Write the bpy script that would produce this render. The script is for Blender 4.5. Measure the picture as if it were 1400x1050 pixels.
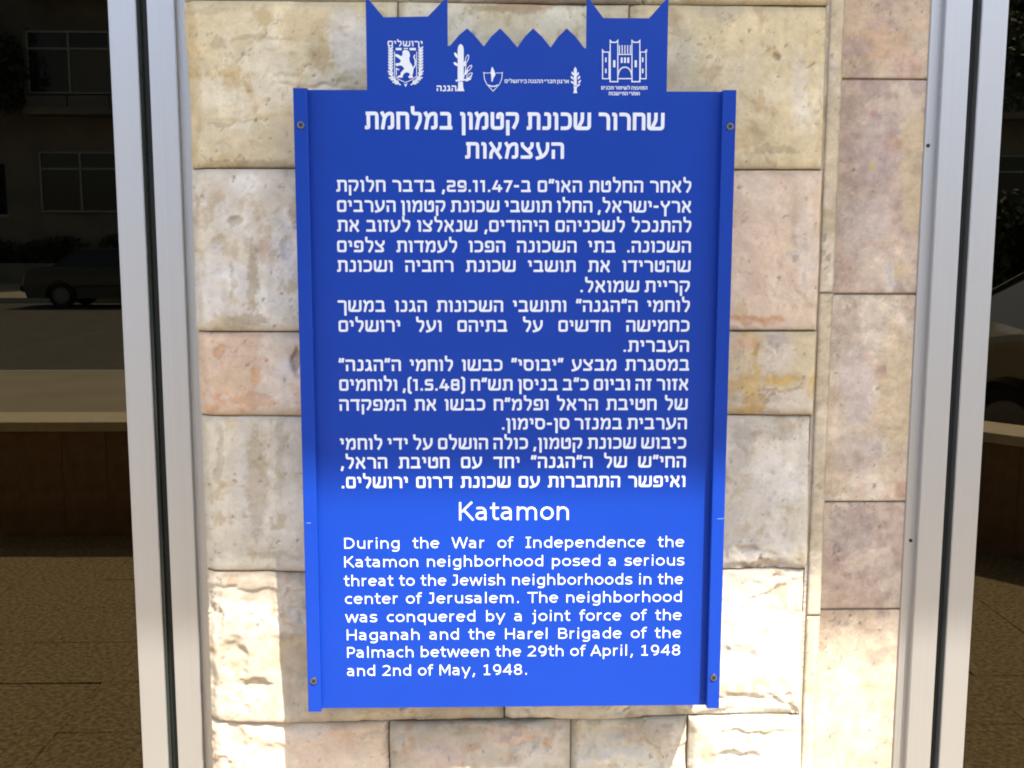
import bpy, bmesh, math, random
import numpy as np
from mathutils import Vector
SC = bpy.context.scene
for _o in list(bpy.data.objects): bpy.data.objects.remove(_o)
R = math.radians
random.seed(7)

# ------------------------------------------------------------------ camera
F_PX, CAM_D, CAM_H = 1480.0, 1.6, 1.6
YAW, PITCH, ROLL = R(1.357), R(7.666), R(0.084)
def _axes():
    cy, sy, cp, sp = math.cos(YAW), math.sin(YAW), math.cos(PITCH), math.sin(PITCH)
    f = Vector((sy*cp, cy*cp, -sp)); r = Vector((cy, -sy, 0)); u = r.cross(f)
    cr, sr = math.cos(ROLL), math.sin(ROLL)
    return cr*r+sr*u, -sr*r+cr*u, f
RT, UP, FW = _axes()
cam = bpy.data.cameras.new('camera')
cam.sensor_width = 36; cam.lens = 36*F_PX/1400; cam.clip_start = .05; cam.clip_end = 2000
co = bpy.data.objects.new('camera', cam); SC.collection.objects.link(co)
from mathutils import Matrix
M = Matrix((( RT.x, UP.x, -FW.x, 0), (RT.y, UP.y, -FW.y, -CAM_D), (RT.z, UP.z, -FW.z, CAM_H), (0, 0, 0, 1)))
co.matrix_world = M
SC.camera = co

# ------------------------------------------------------------------ sky, sun, exposure
SUNV = Vector((.56, -1.0, 1.72)).normalized()          # towards the sun
SUN_EL = math.asin(SUNV.z); SUN_AZ = math.atan2(SUNV.x, SUNV.y)
W = bpy.data.worlds.new('World'); SC.world = W; W.use_nodes = True
nt = W.node_tree; bg = nt.nodes['Background']
sky = nt.nodes.new('ShaderNodeTexSky'); sky.sky_type = 'NISHITA'; sky.sun_disc = False
sky.sun_elevation = SUN_EL; sky.sun_rotation = SUN_AZ; sky.air_density = 1.0; sky.dust_density = 3.0; sky.altitude = 700
nt.links.new(sky.outputs[0], bg.inputs[0]); bg.inputs[1].default_value = .12
sl = bpy.data.lights.new('sun', 'SUN'); sl.energy = 2.85; sl.angle = R(.55); sl.color = (1, .95, .86)
so = bpy.data.objects.new('sun', sl); SC.collection.objects.link(so)
so.rotation_euler = SUNV.to_track_quat('Z', 'Y').to_euler()
SC.view_settings.view_transform = 'Standard'; SC.view_settings.look = 'None'
SC.view_settings.gamma = 1; SC.view_settings.use_curve_mapping = False
SC.cycles.filter_width = 1.9
SC.view_settings.exposure = 2.05

# ------------------------------------------------------------------ helpers
C = SC.collection
def at(px, py, Y):                                      # point of the plane y = Y seen at a photograph pixel
    d = FW*F_PX + RT*(px-700) - UP*(py-525)
    t = (Y+CAM_D)/d.y
    return d.x*t, CAM_H+d.z*t
def proj(x, y, z):                                      # numpy arrays -> photograph pixels
    dx, dy, dz = x, y+CAM_D, z-CAM_H
    w = dx*FW.x+dy*FW.y+dz*FW.z
    return 700+F_PX*(dx*RT.x+dy*RT.y+dz*RT.z)/w, 525-F_PX*(dx*UP.x+dy*UP.y+dz*UP.z)/w
def mesh_obj(name, verts, faces, mat=None, parent=None, loc=None, smooth=False):
    me = bpy.data.meshes.new(name); me.from_pydata([tuple(v) for v in verts], [], faces); me.update()
    if smooth:
        me.polygons.foreach_set('use_smooth', [True]*len(me.polygons))
    return link(name, me, mat, parent, loc)
def link(name, me, mat=None, parent=None, loc=None):
    o = bpy.data.objects.new(name, me); C.objects.link(o)
    if mat is not None and len(me.materials) == 0: me.materials.append(mat)
    if parent is not None: o.parent = parent
    if loc is not None: o.location = loc
    return o
def tag(o, label=None, cat=None, group=None, kind=None):
    if label: o['label'] = label
    if cat: o['category'] = cat
    if group: o['group'] = group
    if kind: o['kind'] = kind
    return o
def empty(name, label, cat, loc=(0, 0, 0), rz=0, group=None):
    o = bpy.data.objects.new(name, None); C.objects.link(o); o.location = loc; o.rotation_euler = (0, 0, rz)
    o.empty_display_size = .1
    return tag(o, label, cat, group)
def bmo(name, bm, mat, parent=None, loc=None, smooth=False):
    me = bpy.data.meshes.new(name); bm.normal_update(); bm.to_mesh(me); bm.free()
    if smooth: me.polygons.foreach_set('use_smooth', [True]*len(me.polygons))
    return link(name, me, mat, parent, loc)
def bx(bm, x0, x1, y0, y1, z0, z1, bev=0, seg=1):
    vs = [bm.verts.new(p) for p in ((x0,y0,z0),(x1,y0,z0),(x1,y1,z0),(x0,y1,z0),(x0,y0,z1),(x1,y0,z1),(x1,y1,z1),(x0,y1,z1))]
    fs = [bm.faces.new([vs[i] for i in q]) for q in ((0,3,2,1),(4,5,6,7),(0,1,5,4),(1,2,6,5),(2,3,7,6),(3,0,4,7))]
    if bev:
        es = list({e for f in fs for e in f.edges})
        bmesh.ops.bevel(bm, geom=es, offset=bev, segments=seg, affect='EDGES', clamp_overlap=True)
def box(name, x0, x1, y0, y1, z0, z1, mat, parent=None, bev=0, seg=1):
    bm = bmesh.new(); bx(bm, min(x0,x1), max(x0,x1), min(y0,y1), max(y0,y1), min(z0,z1), max(z0,z1), bev, seg)
    return bmo(name, bm, mat, parent)
def prism(name, pts, y0, y1, mat, parent=None, bev=0):   # polygon in xz, extruded in y; pts counter-clockwise seen from -y
    bm = bmesh.new()
    a = [bm.verts.new((p[0], y0, p[1])) for p in pts]; b = [bm.verts.new((p[0], y1, p[1])) for p in pts]
    n = len(pts)
    f = bm.faces.new(a); bm.faces.new(b[::-1])
    for i in range(n): bm.faces.new((a[(i+1) % n], a[i], b[i], b[(i+1) % n]))
    bmesh.ops.recalc_face_normals(bm, faces=bm.faces)
    if bev: bmesh.ops.bevel(bm, geom=list(bm.edges), offset=bev, segments=1, affect='EDGES')
    return bmo(name, bm, mat, parent)

# ------------------------------------------------------------------ numpy noise
def _hash(ix, iy, s):
    h = (ix.astype(np.int64)*374761393 + iy.astype(np.int64)*668265263 + int(s)*1274126177) & 0xffffffff
    h = ((h ^ (h >> 13))*1274126177) & 0xffffffff
    return ((h ^ (h >> 16)) & 0xffff)/65536.0
def pn(x, y, s=0):
    ix, iy = np.floor(x), np.floor(y); fx, fy = x-ix, y-iy
    u = fx*fx*fx*(fx*(fx*6-15)+10); v = fy*fy*fy*(fy*(fy*6-15)+10)
    def g(a, b):
        t = _hash(ix+a, iy+b, s)*2*np.pi
        return np.cos(t)*(fx-a)+np.sin(t)*(fy-b)
    return ((g(0,0)*(1-u)+g(1,0)*u)*(1-v)+(g(0,1)*(1-u)+g(1,1)*u)*v)*1.5
def fbm(x, y, s=0, o=4, gain=.5):
    r = 0; a = 1; t = 0
    for k in range(o):
        r = r+a*pn(x*2**k+17.3*k, y*2**k-9.1*k, s+k*13); t += a; a *= gain
    return r/t
def sst(a, b, x):
    t = np.clip((x-a)/(b-a), 0, 1); return t*t*(3-2*t)

# ------------------------------------------------------------------ materials
def mat(name):
    m = bpy.data.materials.new(name); m.use_nodes = True
    return m, m.node_tree, m.node_tree.nodes['Principled BSDF']
def N(nt, t, **k):
    n = nt.nodes.new(t)
    for a, b in k.items():
        if a in n.inputs.keys(): n.inputs[a].default_value = b
        else: setattr(n, a, b)
    return n
def simple(name, col, rough=.5, metal=0, noise=.12, scale=8, bump=0, bscale=60, spec=.5, stretch=None):
    m, nt, b = mat(name); L = nt.links
    tc = N(nt, 'ShaderNodeTexCoord'); mp = N(nt, 'ShaderNodeMapping')
    if stretch: mp.inputs['Scale'].default_value = stretch
    L.new(tc.outputs['Object'], mp.inputs[0])
    n = N(nt, 'ShaderNodeTexNoise', Scale=scale, Detail=6.0, Roughness=.6); L.new(mp.outputs[0], n.inputs[0])
    mr = N(nt, 'ShaderNodeMapRange'); mr.inputs[1].default_value = .25; mr.inputs[2].default_value = .75
    mr.inputs[3].default_value = 1-noise; mr.inputs[4].default_value = 1+noise; L.new(n.outputs[0], mr.inputs[0])
    hs = N(nt, 'ShaderNodeMix', data_type='RGBA', blend_type='MULTIPLY'); hs.inputs[0].default_value = 1
    hs.inputs[6].default_value = (*col, 1); L.new(mr.outputs[0], hs.inputs[7]); L.new(hs.outputs[2], b.inputs['Base Color'])
    b.inputs['Roughness'].default_value = rough; b.inputs['Metallic'].default_value = metal
    b.inputs['Specular IOR Level'].default_value = spec
    if bump:
        n2 = N(nt, 'ShaderNodeTexNoise', Scale=bscale, Detail=5.0, Roughness=.6); L.new(mp.outputs[0], n2.inputs[0])
        bp = N(nt, 'ShaderNodeBump', Strength=bump, Distance=.01); L.new(n2.outputs[0], bp.inputs['Height']); L.new(bp.outputs[0], b.inputs['Normal'])
    return m
def stone_mat(name, grain=.14, pits=True, bump=.5):
    m, nt, b = mat(name); L = nt.links
    g = N(nt, 'ShaderNodeNewGeometry'); at_ = N(nt, 'ShaderNodeAttribute', attribute_name='Col')
    n = N(nt, 'ShaderNodeTexNoise', Scale=55.0, Detail=8.0, Roughness=.68); L.new(g.outputs['Position'], n.inputs[0])
    mr = N(nt, 'ShaderNodeMapRange'); mr.inputs[1].default_value = .25; mr.inputs[2].default_value = .75
    mr.inputs[3].default_value = 1-grain; mr.inputs[4].default_value = 1+grain; L.new(n.outputs[0], mr.inputs[0])
    mx = N(nt, 'ShaderNodeMix', data_type='RGBA', blend_type='MULTIPLY'); mx.inputs[0].default_value = 1
    L.new(at_.outputs['Color'], mx.inputs[6]); L.new(mr.outputs[0], mx.inputs[7])
    nv = N(nt, 'ShaderNodeTexNoise', Scale=16.0, Detail=9.0, Roughness=.72, Distortion=1.2); L.new(g.outputs['Position'], nv.inputs[0])
    rv = N(nt, 'ShaderNodeMapRange'); rv.inputs[1].default_value = .30; rv.inputs[2].default_value = .70; rv.inputs[3].default_value = .86; rv.inputs[4].default_value = 1.12; L.new(nv.outputs[0], rv.inputs[0])
    mv = N(nt, 'ShaderNodeMix', data_type='RGBA', blend_type='MULTIPLY'); mv.inputs[0].default_value = 1; L.new(mx.outputs[2], mv.inputs[6]); L.new(rv.outputs[0], mv.inputs[7]); mx = mv
    # small ochre flecks
    n3 = N(nt, 'ShaderNodeTexNoise', Scale=140.0, Detail=4.0, Roughness=.7); L.new(g.outputs['Position'], n3.inputs[0])
    r3 = N(nt, 'ShaderNodeMapRange'); r3.inputs[1].default_value = .60; r3.inputs[2].default_value = .72; r3.inputs[4].default_value = .5; L.new(n3.outputs[0], r3.inputs[0])
    mx2 = N(nt, 'ShaderNodeMix', data_type='RGBA'); L.new(r3.outputs[0], mx2.inputs[0]); L.new(mx.outputs[2], mx2.inputs[6]); mx2.inputs[7].default_value = (.30, .20, .12, 1)
    L.new(mx2.outputs[2], b.inputs['Base Color'])
    b.inputs['Roughness'].default_value = .82; b.inputs['Specular IOR Level'].default_value = .3
    n2 = N(nt, 'ShaderNodeTexNoise', Scale=180.0, Detail=6.0, Roughness=.7); L.new(g.outputs['Position'], n2.inputs[0])
    bp = N(nt, 'ShaderNodeBump', Strength=bump, Distance=.0016); L.new(n2.outputs[0], bp.inputs['Height']); L.new(bp.outputs[0], b.inputs['Normal'])
    return m
M_STONE = stone_mat('split_limestone')
M_SLAB = stone_mat('polished_limestone', grain=.26, bump=.2)
M_MORTAR = simple('mortar', (.50, .43, .33), .95, noise=.25, scale=30, bump=.5, bscale=200)
M_BLUE = simple('blue_enamel', (.0045, .040, .31), .34, noise=.07, scale=3, spec=.25, bump=.12, bscale=9)
M_SCR = simple('scratched_enamel', (.16, .24, .5), .5)
M_PRINT = simple('white_print', (.66, .70, .76), .45, noise=.04, scale=30)
M_STEEL = simple('screw_steel', (.30, .30, .29), .35, metal=1, noise=.1)
M_DARK = simple('dark_socket', (.015, .015, .018), .6)
M_RUBBER = simple('black_gasket', (.012, .014, .012), .55)
def alu_mat():
    m, nt, b = mat('brushed_aluminium'); L = nt.links
    tc = N(nt, 'ShaderNodeTexCoord'); mp = N(nt, 'ShaderNodeMapping'); mp.inputs['Scale'].default_value = (260, 260, 1.2)
    L.new(tc.outputs['Object'], mp.inputs[0])
    n = N(nt, 'ShaderNodeTexNoise', Scale=1.0, Detail=3.0); L.new(mp.outputs[0], n.inputs[0])
    mr = N(nt, 'ShaderNodeMapRange'); mr.inputs[3].default_value = .51; mr.inputs[4].default_value = .56; L.new(n.outputs[0], mr.inputs[0])
    cc = N(nt, 'ShaderNodeCombineColor'); [L.new(mr.outputs[0], cc.inputs[i]) for i in range(3)]
    L.new(cc.outputs[0], b.inputs['Base Color']); b.inputs['Metallic'].default_value = .86; b.inputs['Roughness'].default_value = .46
    bp = N(nt, 'ShaderNodeBump', Strength=.03, Distance=.001); L.new(n.outputs[0], bp.inputs['Height']); L.new(bp.outputs[0], b.inputs['Normal'])
    return m
M_ALU = alu_mat()
def glass_mat():
    m, nt, b = mat('bronze_tinted_glass'); L = nt.links; nt.nodes.remove(b)
    out = [n for n in nt.nodes if n.type == 'OUTPUT_MATERIAL'][0]
    fr = N(nt, 'ShaderNodeFresnel', IOR=1.62); gl = N(nt, 'ShaderNodeBsdfGlossy', Roughness=0.004); gl.inputs['Color'].default_value = (1, .82, .52, 1)
    tr = N(nt, 'ShaderNodeBsdfTransparent'); tr.inputs['Color'].default_value = (.10, .085, .06, 1)
    mx = N(nt, 'ShaderNodeMixShader'); L.new(fr.outputs[0], mx.inputs[0]); L.new(tr.outputs[0], mx.inputs[1]); L.new(gl.outputs[0], mx.inputs[2])
    n = N(nt, 'ShaderNodeTexNoise', Scale=1.6, Detail=1.0); g = N(nt, 'ShaderNodeNewGeometry'); L.new(g.outputs['Position'], n.inputs[0])
    bp = N(nt, 'ShaderNodeBump', Strength=.02, Distance=.004); L.new(n.outputs[0], bp.inputs['Height']); L.new(bp.outputs[0], gl.inputs['Normal'])
    L.new(mx.outputs[0], out.inputs[0])
    return m
M_GLASS = glass_mat()
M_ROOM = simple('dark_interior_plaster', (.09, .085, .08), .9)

# ================================================================== STONE PIER
# colours are linear albedo: (base, second, vein) for each block
def stone_block(parent, px_rect, cols, seed, y_face=0.0, amp=.005, res=.0026, round_l=0.0, depth=.07, flat=False, material=None, feats=(), stains=(), world=None, name='stone_block', gap=.0008, sharp_r=1.0):
    if world: x0, x1, z0, z1 = world
    else:
        a, b_, c, d = px_rect
        x0, z1 = at(a, b_, y_face); x1, z0 = at(c, d, y_face)
    x0 += gap; x1 -= gap; z0 += gap; z1 -= gap
    nx, nz = max(6, int((x1-x0)/res)), max(6, int((z1-z0)/res))
    X, Z = np.meshgrid(np.linspace(x0, x1, nx), np.linspace(z0, z1, nz))
    dl, dr, dt, db = X-x0, x1-X, z1-Z, Z-z0
    e = np.minimum(np.minimum(dr*sharp_r, dt), db)
    wob = .004*fbm(X*14, Z*14, seed+5, 3)
    if flat:
        h = -.0012*(1-sst(0, .003, np.minimum(e, dl))) + .00025*fbm(X*30, Z*30, seed, 3)
    else:
        edg = np.clip(.8+1.6*fbm(X*5, Z*5, seed+7, 3), .1, 1.8)
        n1 = fbm(X*7, Z*7, seed, 4); n2 = fbm(X*26, Z*30, seed+3, 5, .6)
        rid = 1-np.abs(fbm(X*8+2*n1, Z*12, seed+9, 4))*2.2
        flake = sst(.12, .19, fbm(X*6+.6*n2, Z*9+.4*n1, seed+21, 3))
        rs = np.random.RandomState(seed); wx0 = X+.012*n1; wz0 = Z+.012*fbm(X*8, Z*8, seed+2, 4); fac_ = np.full_like(X, 1.0)
        for k in range(9):
            th = rs.rand()*2*np.pi; sl_ = rs.uniform(.02, .11)*amp/.005; px_, pz_ = rs.uniform(x0, x1), rs.uniform(z0, z1)
            fac_ = np.minimum(fac_, rs.uniform(.3, 1.0)*amp*1.5 - sl_*((wx0-px_)*np.cos(th)+(wz0-pz_)*np.sin(th)))
        fac_ = fac_-np.median(fac_); lim = min(1.3*amp, .009); fac_ = lim*np.tanh(fac_/lim)
        h = fac_ + amp*(.5*n1+.30*n2) - .38*amp*flake + .12*amp*np.clip(rid-.75, 0, 1)
        h = h - .0032*edg*(1-sst(0, .015, e+wob*1.6)) - .003*(1-sst(0, .003, e+wob*.3))
        wl = .006*fbm(X*9, Z*22, seed+6, 4)
        h = h - (.006+round_l)*(1-sst(0, .014+round_l*1.6, dl+(wl+wob)*(1.0+80*round_l)))**1.5 
        # tooling stops near joint level
        h = np.maximum(h, -.02-round_l)
    pxx, pyy = proj(X, np.full_like(X, y_face), Z)
    wx = 9*fbm(pxx/22, pyy/22, seed+31, 4); wy = 9*fbm(pxx/22, pyy/22, seed+41, 4)
    for (fx, fy, rx, ry, dep) in feats:
        q = np.sqrt(((pxx+wx-fx)/rx)**2+((pyy+wy-fy)/ry)**2)
        h = h + dep*(1-sst(.45, 1.05, q))
    base, sec, vein = [np.array(c)*WARM for c in cols]
    s1 = fbm(X*8, Z*8, seed+50, 5, .6); s2 = fbm(X*19, Z*15, seed+60, 5, .65); s3 = fbm(X*5+s1*.9, Z*7+s2*.5, seed+70, 5, .55)
    m1 = sst(-.02, .10 if flat else .28, s1)[..., None]; col = base*(1-m1)+sec*m1
    m2 = (sst(.12, .30, s2)*.75)[..., None]; col = col*(1-m2)+vein*m2
    crack = np.exp(-(s3/.010)**2)*sst(0, .25, fbm(X*6, Z*6, seed+80, 3)); col = col*(1-.42*crack[..., None])
    lite = sst(.15, .5, fbm(X*12, Z*12, seed+90, 4))[..., None]; col = col*(1+.14*lite)
    pits = sst(.40, .52, fbm(X*75, Z*75, seed+95, 3))[..., None]*sst(-.25, .2, fbm(X*9, Z*9, seed+97, 3))[..., None]; col = col*(1-.48*pits)
    if not flat:
        h = h - .0015*pits[..., 0] - .0004*crack
        ed = np.minimum(e, dl); dirt = (1-sst(0, .014, ed+wob))[..., None]; col = col*(1-.25*dirt)+np.array((.30, .23, .15))*.12*dirt
    else:
        col = col*(1-.35*(1-sst(0, .0035, e)))[..., None]
        br = sst(.02, .07, fbm(X*22+s1, Z*22+s2, seed+111, 5, .7))[..., None]; col = col*(1-.16*br*sst(-.1, .2, s3)[..., None])
    for (fx, fy, rx, ry, cc, st) in stains:
        q = np.sqrt(((pxx+wx-fx)/rx)**2+((pyy+wy-fy)/ry)**2)
        k = (st*.95*(1-sst(.70, 1.02, q+.45*s2+.25*pn(pxx/4.5, pyy/4.5, seed+33))))[..., None]; col = col*(1-k)+np.array(cc)*k
    col = np.clip(col, .01, .9)
    Y = y_face-h
    verts = np.stack([X, Y, Z], -1).reshape(-1, 3)
    idx = np.arange(nx*nz).reshape(nz, nx)
    f = np.stack([idx[:-1, :-1], idx[:-1, 1:], idx[1:, 1:], idx[1:, :-1]], -1).reshape(-1, 4)
    # skirt back to the wall core
    ring = np.concatenate([idx[0, :], idx[1:, -1], idx[-1, -2::-1], idx[-2:0:-1, 0]])
    back = verts[ring].copy(); back[:, 1] = y_face+depth
    base_i = len(verts); verts = np.concatenate([verts, back]); n = len(ring)
    k = np.arange(n); k2 = (k+1) % n
    sk = np.stack([ring[k2], ring[k], base_i+k, base_i+k2], -1)
    f = np.concatenate([f, sk])
    me = bpy.data.meshes.new(name)
    me.vertices.add(len(verts)); me.vertices.foreach_set('co', verts.astype(np.float32).ravel())
    me.loops.add(len(f)*4); me.loops.foreach_set('vertex_index', f.astype(np.int32).ravel())
    me.polygons.add(len(f)); me.polygons.foreach_set('loop_start', np.arange(0, len(f)*4, 4, dtype=np.int32))
    me.update(calc_edges=True)
    sm = np.ones(len(f), bool); sm[-n:] = False; me.polygons.foreach_set('use_smooth', sm)
    ca = me.attributes.new('Col', 'FLOAT_COLOR', 'POINT')
    cf = np.ones((len(verts), 4), np.float32); cf[:base_i, :3] = col.reshape(-1, 3); cf[base_i:, :3] = col.reshape(-1, 3)[ring]*.8
    ca.data.foreach_set('color', cf.ravel()); me.validate()
    return link(name, me, material or M_STONE, parent)

WARM = np.array((1.06, 1.04, .98))
pier = empty('stone_pier', 'rough split limestone pier between the windows, behind the blue sign', 'stone pier', (0, 0, 0))
CREAM = ((.56, .485, .335), (.63, .57, .44), (.45, .345, .19))
PALE = ((.55, .50, .42), (.62, .59, .54), (.44, .36, .25))
PINK = ((.56, .43, .33), (.58, .50, .42), (.52, .30, .17))
GREY = ((.54, .49, .40), (.61, .56, .48), (.45, .37, .25))
YELL = ((.57, .475, .30), (.62, .54, .39), (.45, .33, .19))
ROSE = ((.60, .475, .365), (.62, .52, .41), (.56, .43, .32))
GOLD = ((.54, .45, .30), (.56, .49, .40), (.55, .37, .13))
DUN = ((.44, .38, .30), (.52, .47, .39), (.44, .30, .20))
BRN, OCH, WHT, GRY_, RST = (.30, .23, .13), (.52, .38, .18), (.66, .63, .60), (.36, .32, .27), (.50, .24, .10)
XL, XR = 268, 1114.5                                          # pier sides at mid height
rows = [(-250, 3), (3, 231), (231, 453), (453, 569), (569, 782), (782, 984), (984, 1215), (1215, 1420)]
def row_z(py): return at(700, py, 0)[1]
x_l = at(XL, 525, 0)[0]; x_r = at(XR, 525, 0)[0]
def xat(px, py): return at(px, py, 0)[0]
blocks = {
 0: [(None, 560, CREAM), (560, 880, DUN), (880, None, CREAM)],
 1: [(None, 545, CREAM), (545, 860, CREAM), (860, None, YELL)],
 2: [(None, 640, PALE), (640, None, ROSE)],
 3: [(None, 590, PINK), (590, 800, CREAM), (800, None, GOLD)],
 4: [(None, 640, GREY), (640, None, GREY)],
 5: [(None, 690, DUN), (690, None, PALE)],
 6: [(None, 533, ROSE), (533, 780, DUN), (780, 940, GREY), (940, None, PALE)],
 7: [(None, 640, DUN), (640, None, CREAM)],
}
feats = {
 (1, 0): [(262, 130, 14, 130, -.004), (330, 165, 60, 3, -.0025), (520, 60, 40, 60, -.004), (420, 118, 60, 4, -.003)],
 (2, 0): [(300, 330, 12, 14, -.004), (322, 300, 9, 7, -.004), (345, 395, 20, 50, -.0025), (395, 340, 10, 22, -.004)],
 (3, 0): [(300, 480, 10, 8, -.004), (405, 490, 8, 22, -.006)],
 (4, 0): [(350, 660, 26, 90, -.0035), (300, 640, 6, 70, -.002)],
 (5, 0): [(420, 840, 55, 55, .006), (420, 900, 60, 30, -.004), (318, 905, 24, 34, -.008), (345, 940, 26, 14, -.006), (296, 850, 6, 40, -.004)],
 (1, 2): [(1063, 77, 6, 6, -.005), (1020, 195, 34, 20, -.003), (1078, 2, 10, 6, -.006)],
 (2, 1): [(1095, 300, 14, 70, .002), (1030, 440, 60, 8, -.003)],
 (3, 2): [(1060, 520, 46, 12, -.003), (1070, 535, 40, 3, -.003)],
 (4, 1): [(1040, 774, 50, 8, -.007), (1020, 752, 20, 8, -.006), (1100, 760, 40, 22, .004)],
 (5, 1): [(1060, 880, 34, 46, .004), (1000, 900, 40, 20, -.003), (1010, 955, 40, 7, -.005), (1080, 960, 10, 10, -.004)],
 (6, 0): [(400, 1010, 60, 14, .004), (320, 1010, 20, 26, -.006)],
 (6, 2): [(850, 1040, 46, 14, .006), (830, 1005, 40, 12, -.003)],
 (6, 3): [(1010, 1030, 40, 6, -.006), (1040, 1000, 60, 5, -.004)],
}
stains = {
 (1, 0): [(256, 130, 16, 150, OCH, .45), (420, 35, 46, 26, OCH, .35), (430, 65, 14, 40, BRN, .35), (478, 60, 36, 50, WHT, .5), (300, 60, 13, 11, BRN, .45), (355, 52, 58, 4, BRN, .4),
          (395, 100, 26, 4, BRN, .4), (300, 168, 24, 3, BRN, .5), (340, 225, 70, 9, BRN, .45), (280, 15, 50, 6, BRN, .35), (360, 157, 30, 4, OCH, .5), (470, 105, 14, 8, BRN, .35)],
 (2, 0): [(320, 302, 10, 9, BRN, .55), (298, 328, 9, 10, BRN, .3), (346, 380, 9, 52, BRN, .6), (330, 438, 38, 10, BRN, .6), (362, 340, 12, 24, RST, .35), (300, 390, 40, 55, WHT, .45), (320, 385, 4, 40, BRN, .4), (395, 350, 12, 40, WHT, .4)],
 (3, 0): [(345, 548, 38, 14, RST, .5), (297, 484, 9, 7, RST, .6), (404, 495, 7, 22, BRN, .75), (390, 505, 18, 18, WHT, .5), (320, 520, 40, 20, OCH, .25)],
 (4, 0): [(349, 665, 17, 82, BRN, .42), (383, 620, 8, 60, BRN, .32), (300, 630, 6, 60, BRN, .35), (325, 582, 18, 6, OCH, .4), (372, 762, 44, 5, BRN, .35), (330, 640, 8, 100, WHT, .3)],
 (5, 0): [(400, 900, 40, 30, OCH, .4), (425, 830, 40, 4, BRN, .4), (372, 830, 4, 30, BRN, .4), (395, 872, 30, 5, BRN, .4)],
 (6, 0): [(470, 1005, 22, 18, RST, .3), (420, 1020, 90, 16, ROSE[0], .5)],
 (1, 1): [(690, 10, 60, 9, BRN, .7), (720, 6, 50, 6, RST, .4)],
 (1, 2): [(1063, 78, 8, 7, BRN, .8), (1055, 70, 14, 8, OCH, .5), (1065, 205, 38, 7, BRN, .5), (985, 196, 60, 5, OCH, .4), (1040, 180, 20, 20, BRN, .2), (930, 60, 20, 60, GRY_, .25), (985, 15, 40, 14, GRY_, .35), (1095, 120, 14, 60, WHT, .3), (1010, 100, 50, 40, OCH, .25)],
 (2, 1): [(1030, 437, 40, 9, RST, .5), (1012, 425, 12, 14, OCH, .5), (1088, 352, 5, 4, BRN, .7), (1060, 225, 60, 7, GRY_, .5), (1100, 330, 16, 80, WHT, .25)],
 (3, 2): [(1050, 525, 60, 14, OCH, .6), (1068, 520, 26, 5, (.55, .33, .05), .6), (1020, 470, 22, 10, (.58, .33, .22), .5), (1058, 465, 18, 8, GRY_, .6), (1030, 545, 40, 7, BRN, .3)],
 (4, 1): [(1050, 590, 60, 16, GRY_, .5), (1015, 615, 22, 30, GRY_, .4), (1036, 592, 8, 5, BRN, .6), (1060, 660, 46, 40, WHT, .25)],
 (6, 1): [(700, 1005, 50, 14, (.58, .36, .24), .5), (600, 1030, 50, 20, (.54, .38, .32), .4), (640, 1000, 30, 6, BRN, .4)],
 (6, 2): [(885, 1005, 46, 16, (.36, .26, .20), .5)],
}
for r, (t, b) in enumerate(rows):
    z1, z0 = row_z(t), row_z(b)
    pm = max(0, min(1050, (t+b)/2))
    for k, (a, c, cols) in enumerate(blocks[r]):
        x0 = x_l if a is None else xat(a, pm); x1 = x_r if c is None else xat(c, pm)
        vis = r in (1, 2, 3, 4, 5, 6) and (a is None or c is None or r in (1, 6))
        stone_block(pier, None, cols, 100+r*17+k*5, world=(x0, x1, z0, z1), res=.0026 if vis else .006, amp=.0046 if r < 5 else .0085,
                    round_l=.005 if a is None else 0, feats=feats.get((r, k), ()), sharp_r=3.0 if c is None else 1.0, y_face={4: .003, 5: -.004, 6: -.006}.get(r, 0), stains=stains.get((r, k), ()))
# rest of the pier above and below the picture: coarser courses
zt, zb = row_z(-250), row_z(1420)
def courses(z_from, z_to, step, s):
    z = z_from; k = 0
    while (z < z_to-.02 if step > 0 else z > z_to+.02):
        z2 = min(z+step, z_to) if step > 0 else max(z+step, z_to)
        xm = x_l+(x_r-x_l)*random.choice((.35, .5, .62))
        for (a, c) in ((x_l, xm), (xm, x_r)):
            stone_block(pier, None, random.choice((CREAM, PALE, ROSE, GREY, YELL)), s+k*3, world=(a, c, min(z, z2), max(z, z2)), res=.02, amp=.005)
            k += 1
        z = z2
courses(zb, 0, -.235, 900); courses(zt, 3.2, .25, 1400)
bm = bmesh.new(); bx(bm, x_l+.035, x_r-.002, .0165, .30, 0, 3.2); bx(bm, x_r-.0022, at(1115.5, 525, .004)[0]+.003, .0085, .05, 0, 3.2); bmo('mortar_core', bm, M_MORTAR, pier)

# narrow smooth strip and the recessed polished slabs at the right
SLY, STY = .085, .004
xs0 = at(1115.5, 525, STY)[0]; xs1 = at(1135, 525, STY)[0]
STRIP = ((.50, .42, .30), (.54, .47, .37), (.46, .38, .28))
zz = [-.0, .72, 1.02, 1.52, 2.05, 3.2]
for i in range(5):
    stone_block(pier, None, STRIP, 300+i, world=(xs0, xs1, zz[i], zz[i+1]), y_face=STY, flat=True, res=.004, depth=.10, material=M_SLAB, name='edge_strip', gap=.0006)
recess = empty('slab_recess', 'recessed column of smooth pinkish stone slabs right of the rough stone pier', 'stone cladding', (xs1, .1, 0))
recess_parts = Vector((xs1, .1, 0))
MAUVE = ((.46, .36, .30), (.52, .43, .35), (.38, .29, .27)); TAN_ = ((.51, .40, .30), (.55, .45, .35), (.43, .33, .29)); SAND = ((.53, .43, .33), (.58, .50, .41), (.47, .35, .29))
sl_rows = [(-420, -190, SAND), (-190, 108, TAN_), (108, 402, MAUVE), (402, 686, SAND), (686, 833, MAUVE), (833, 1110, TAN_), (1110, 1400, SAND)]
xsl1 = at(1256, 525, SLY)[0]
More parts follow.
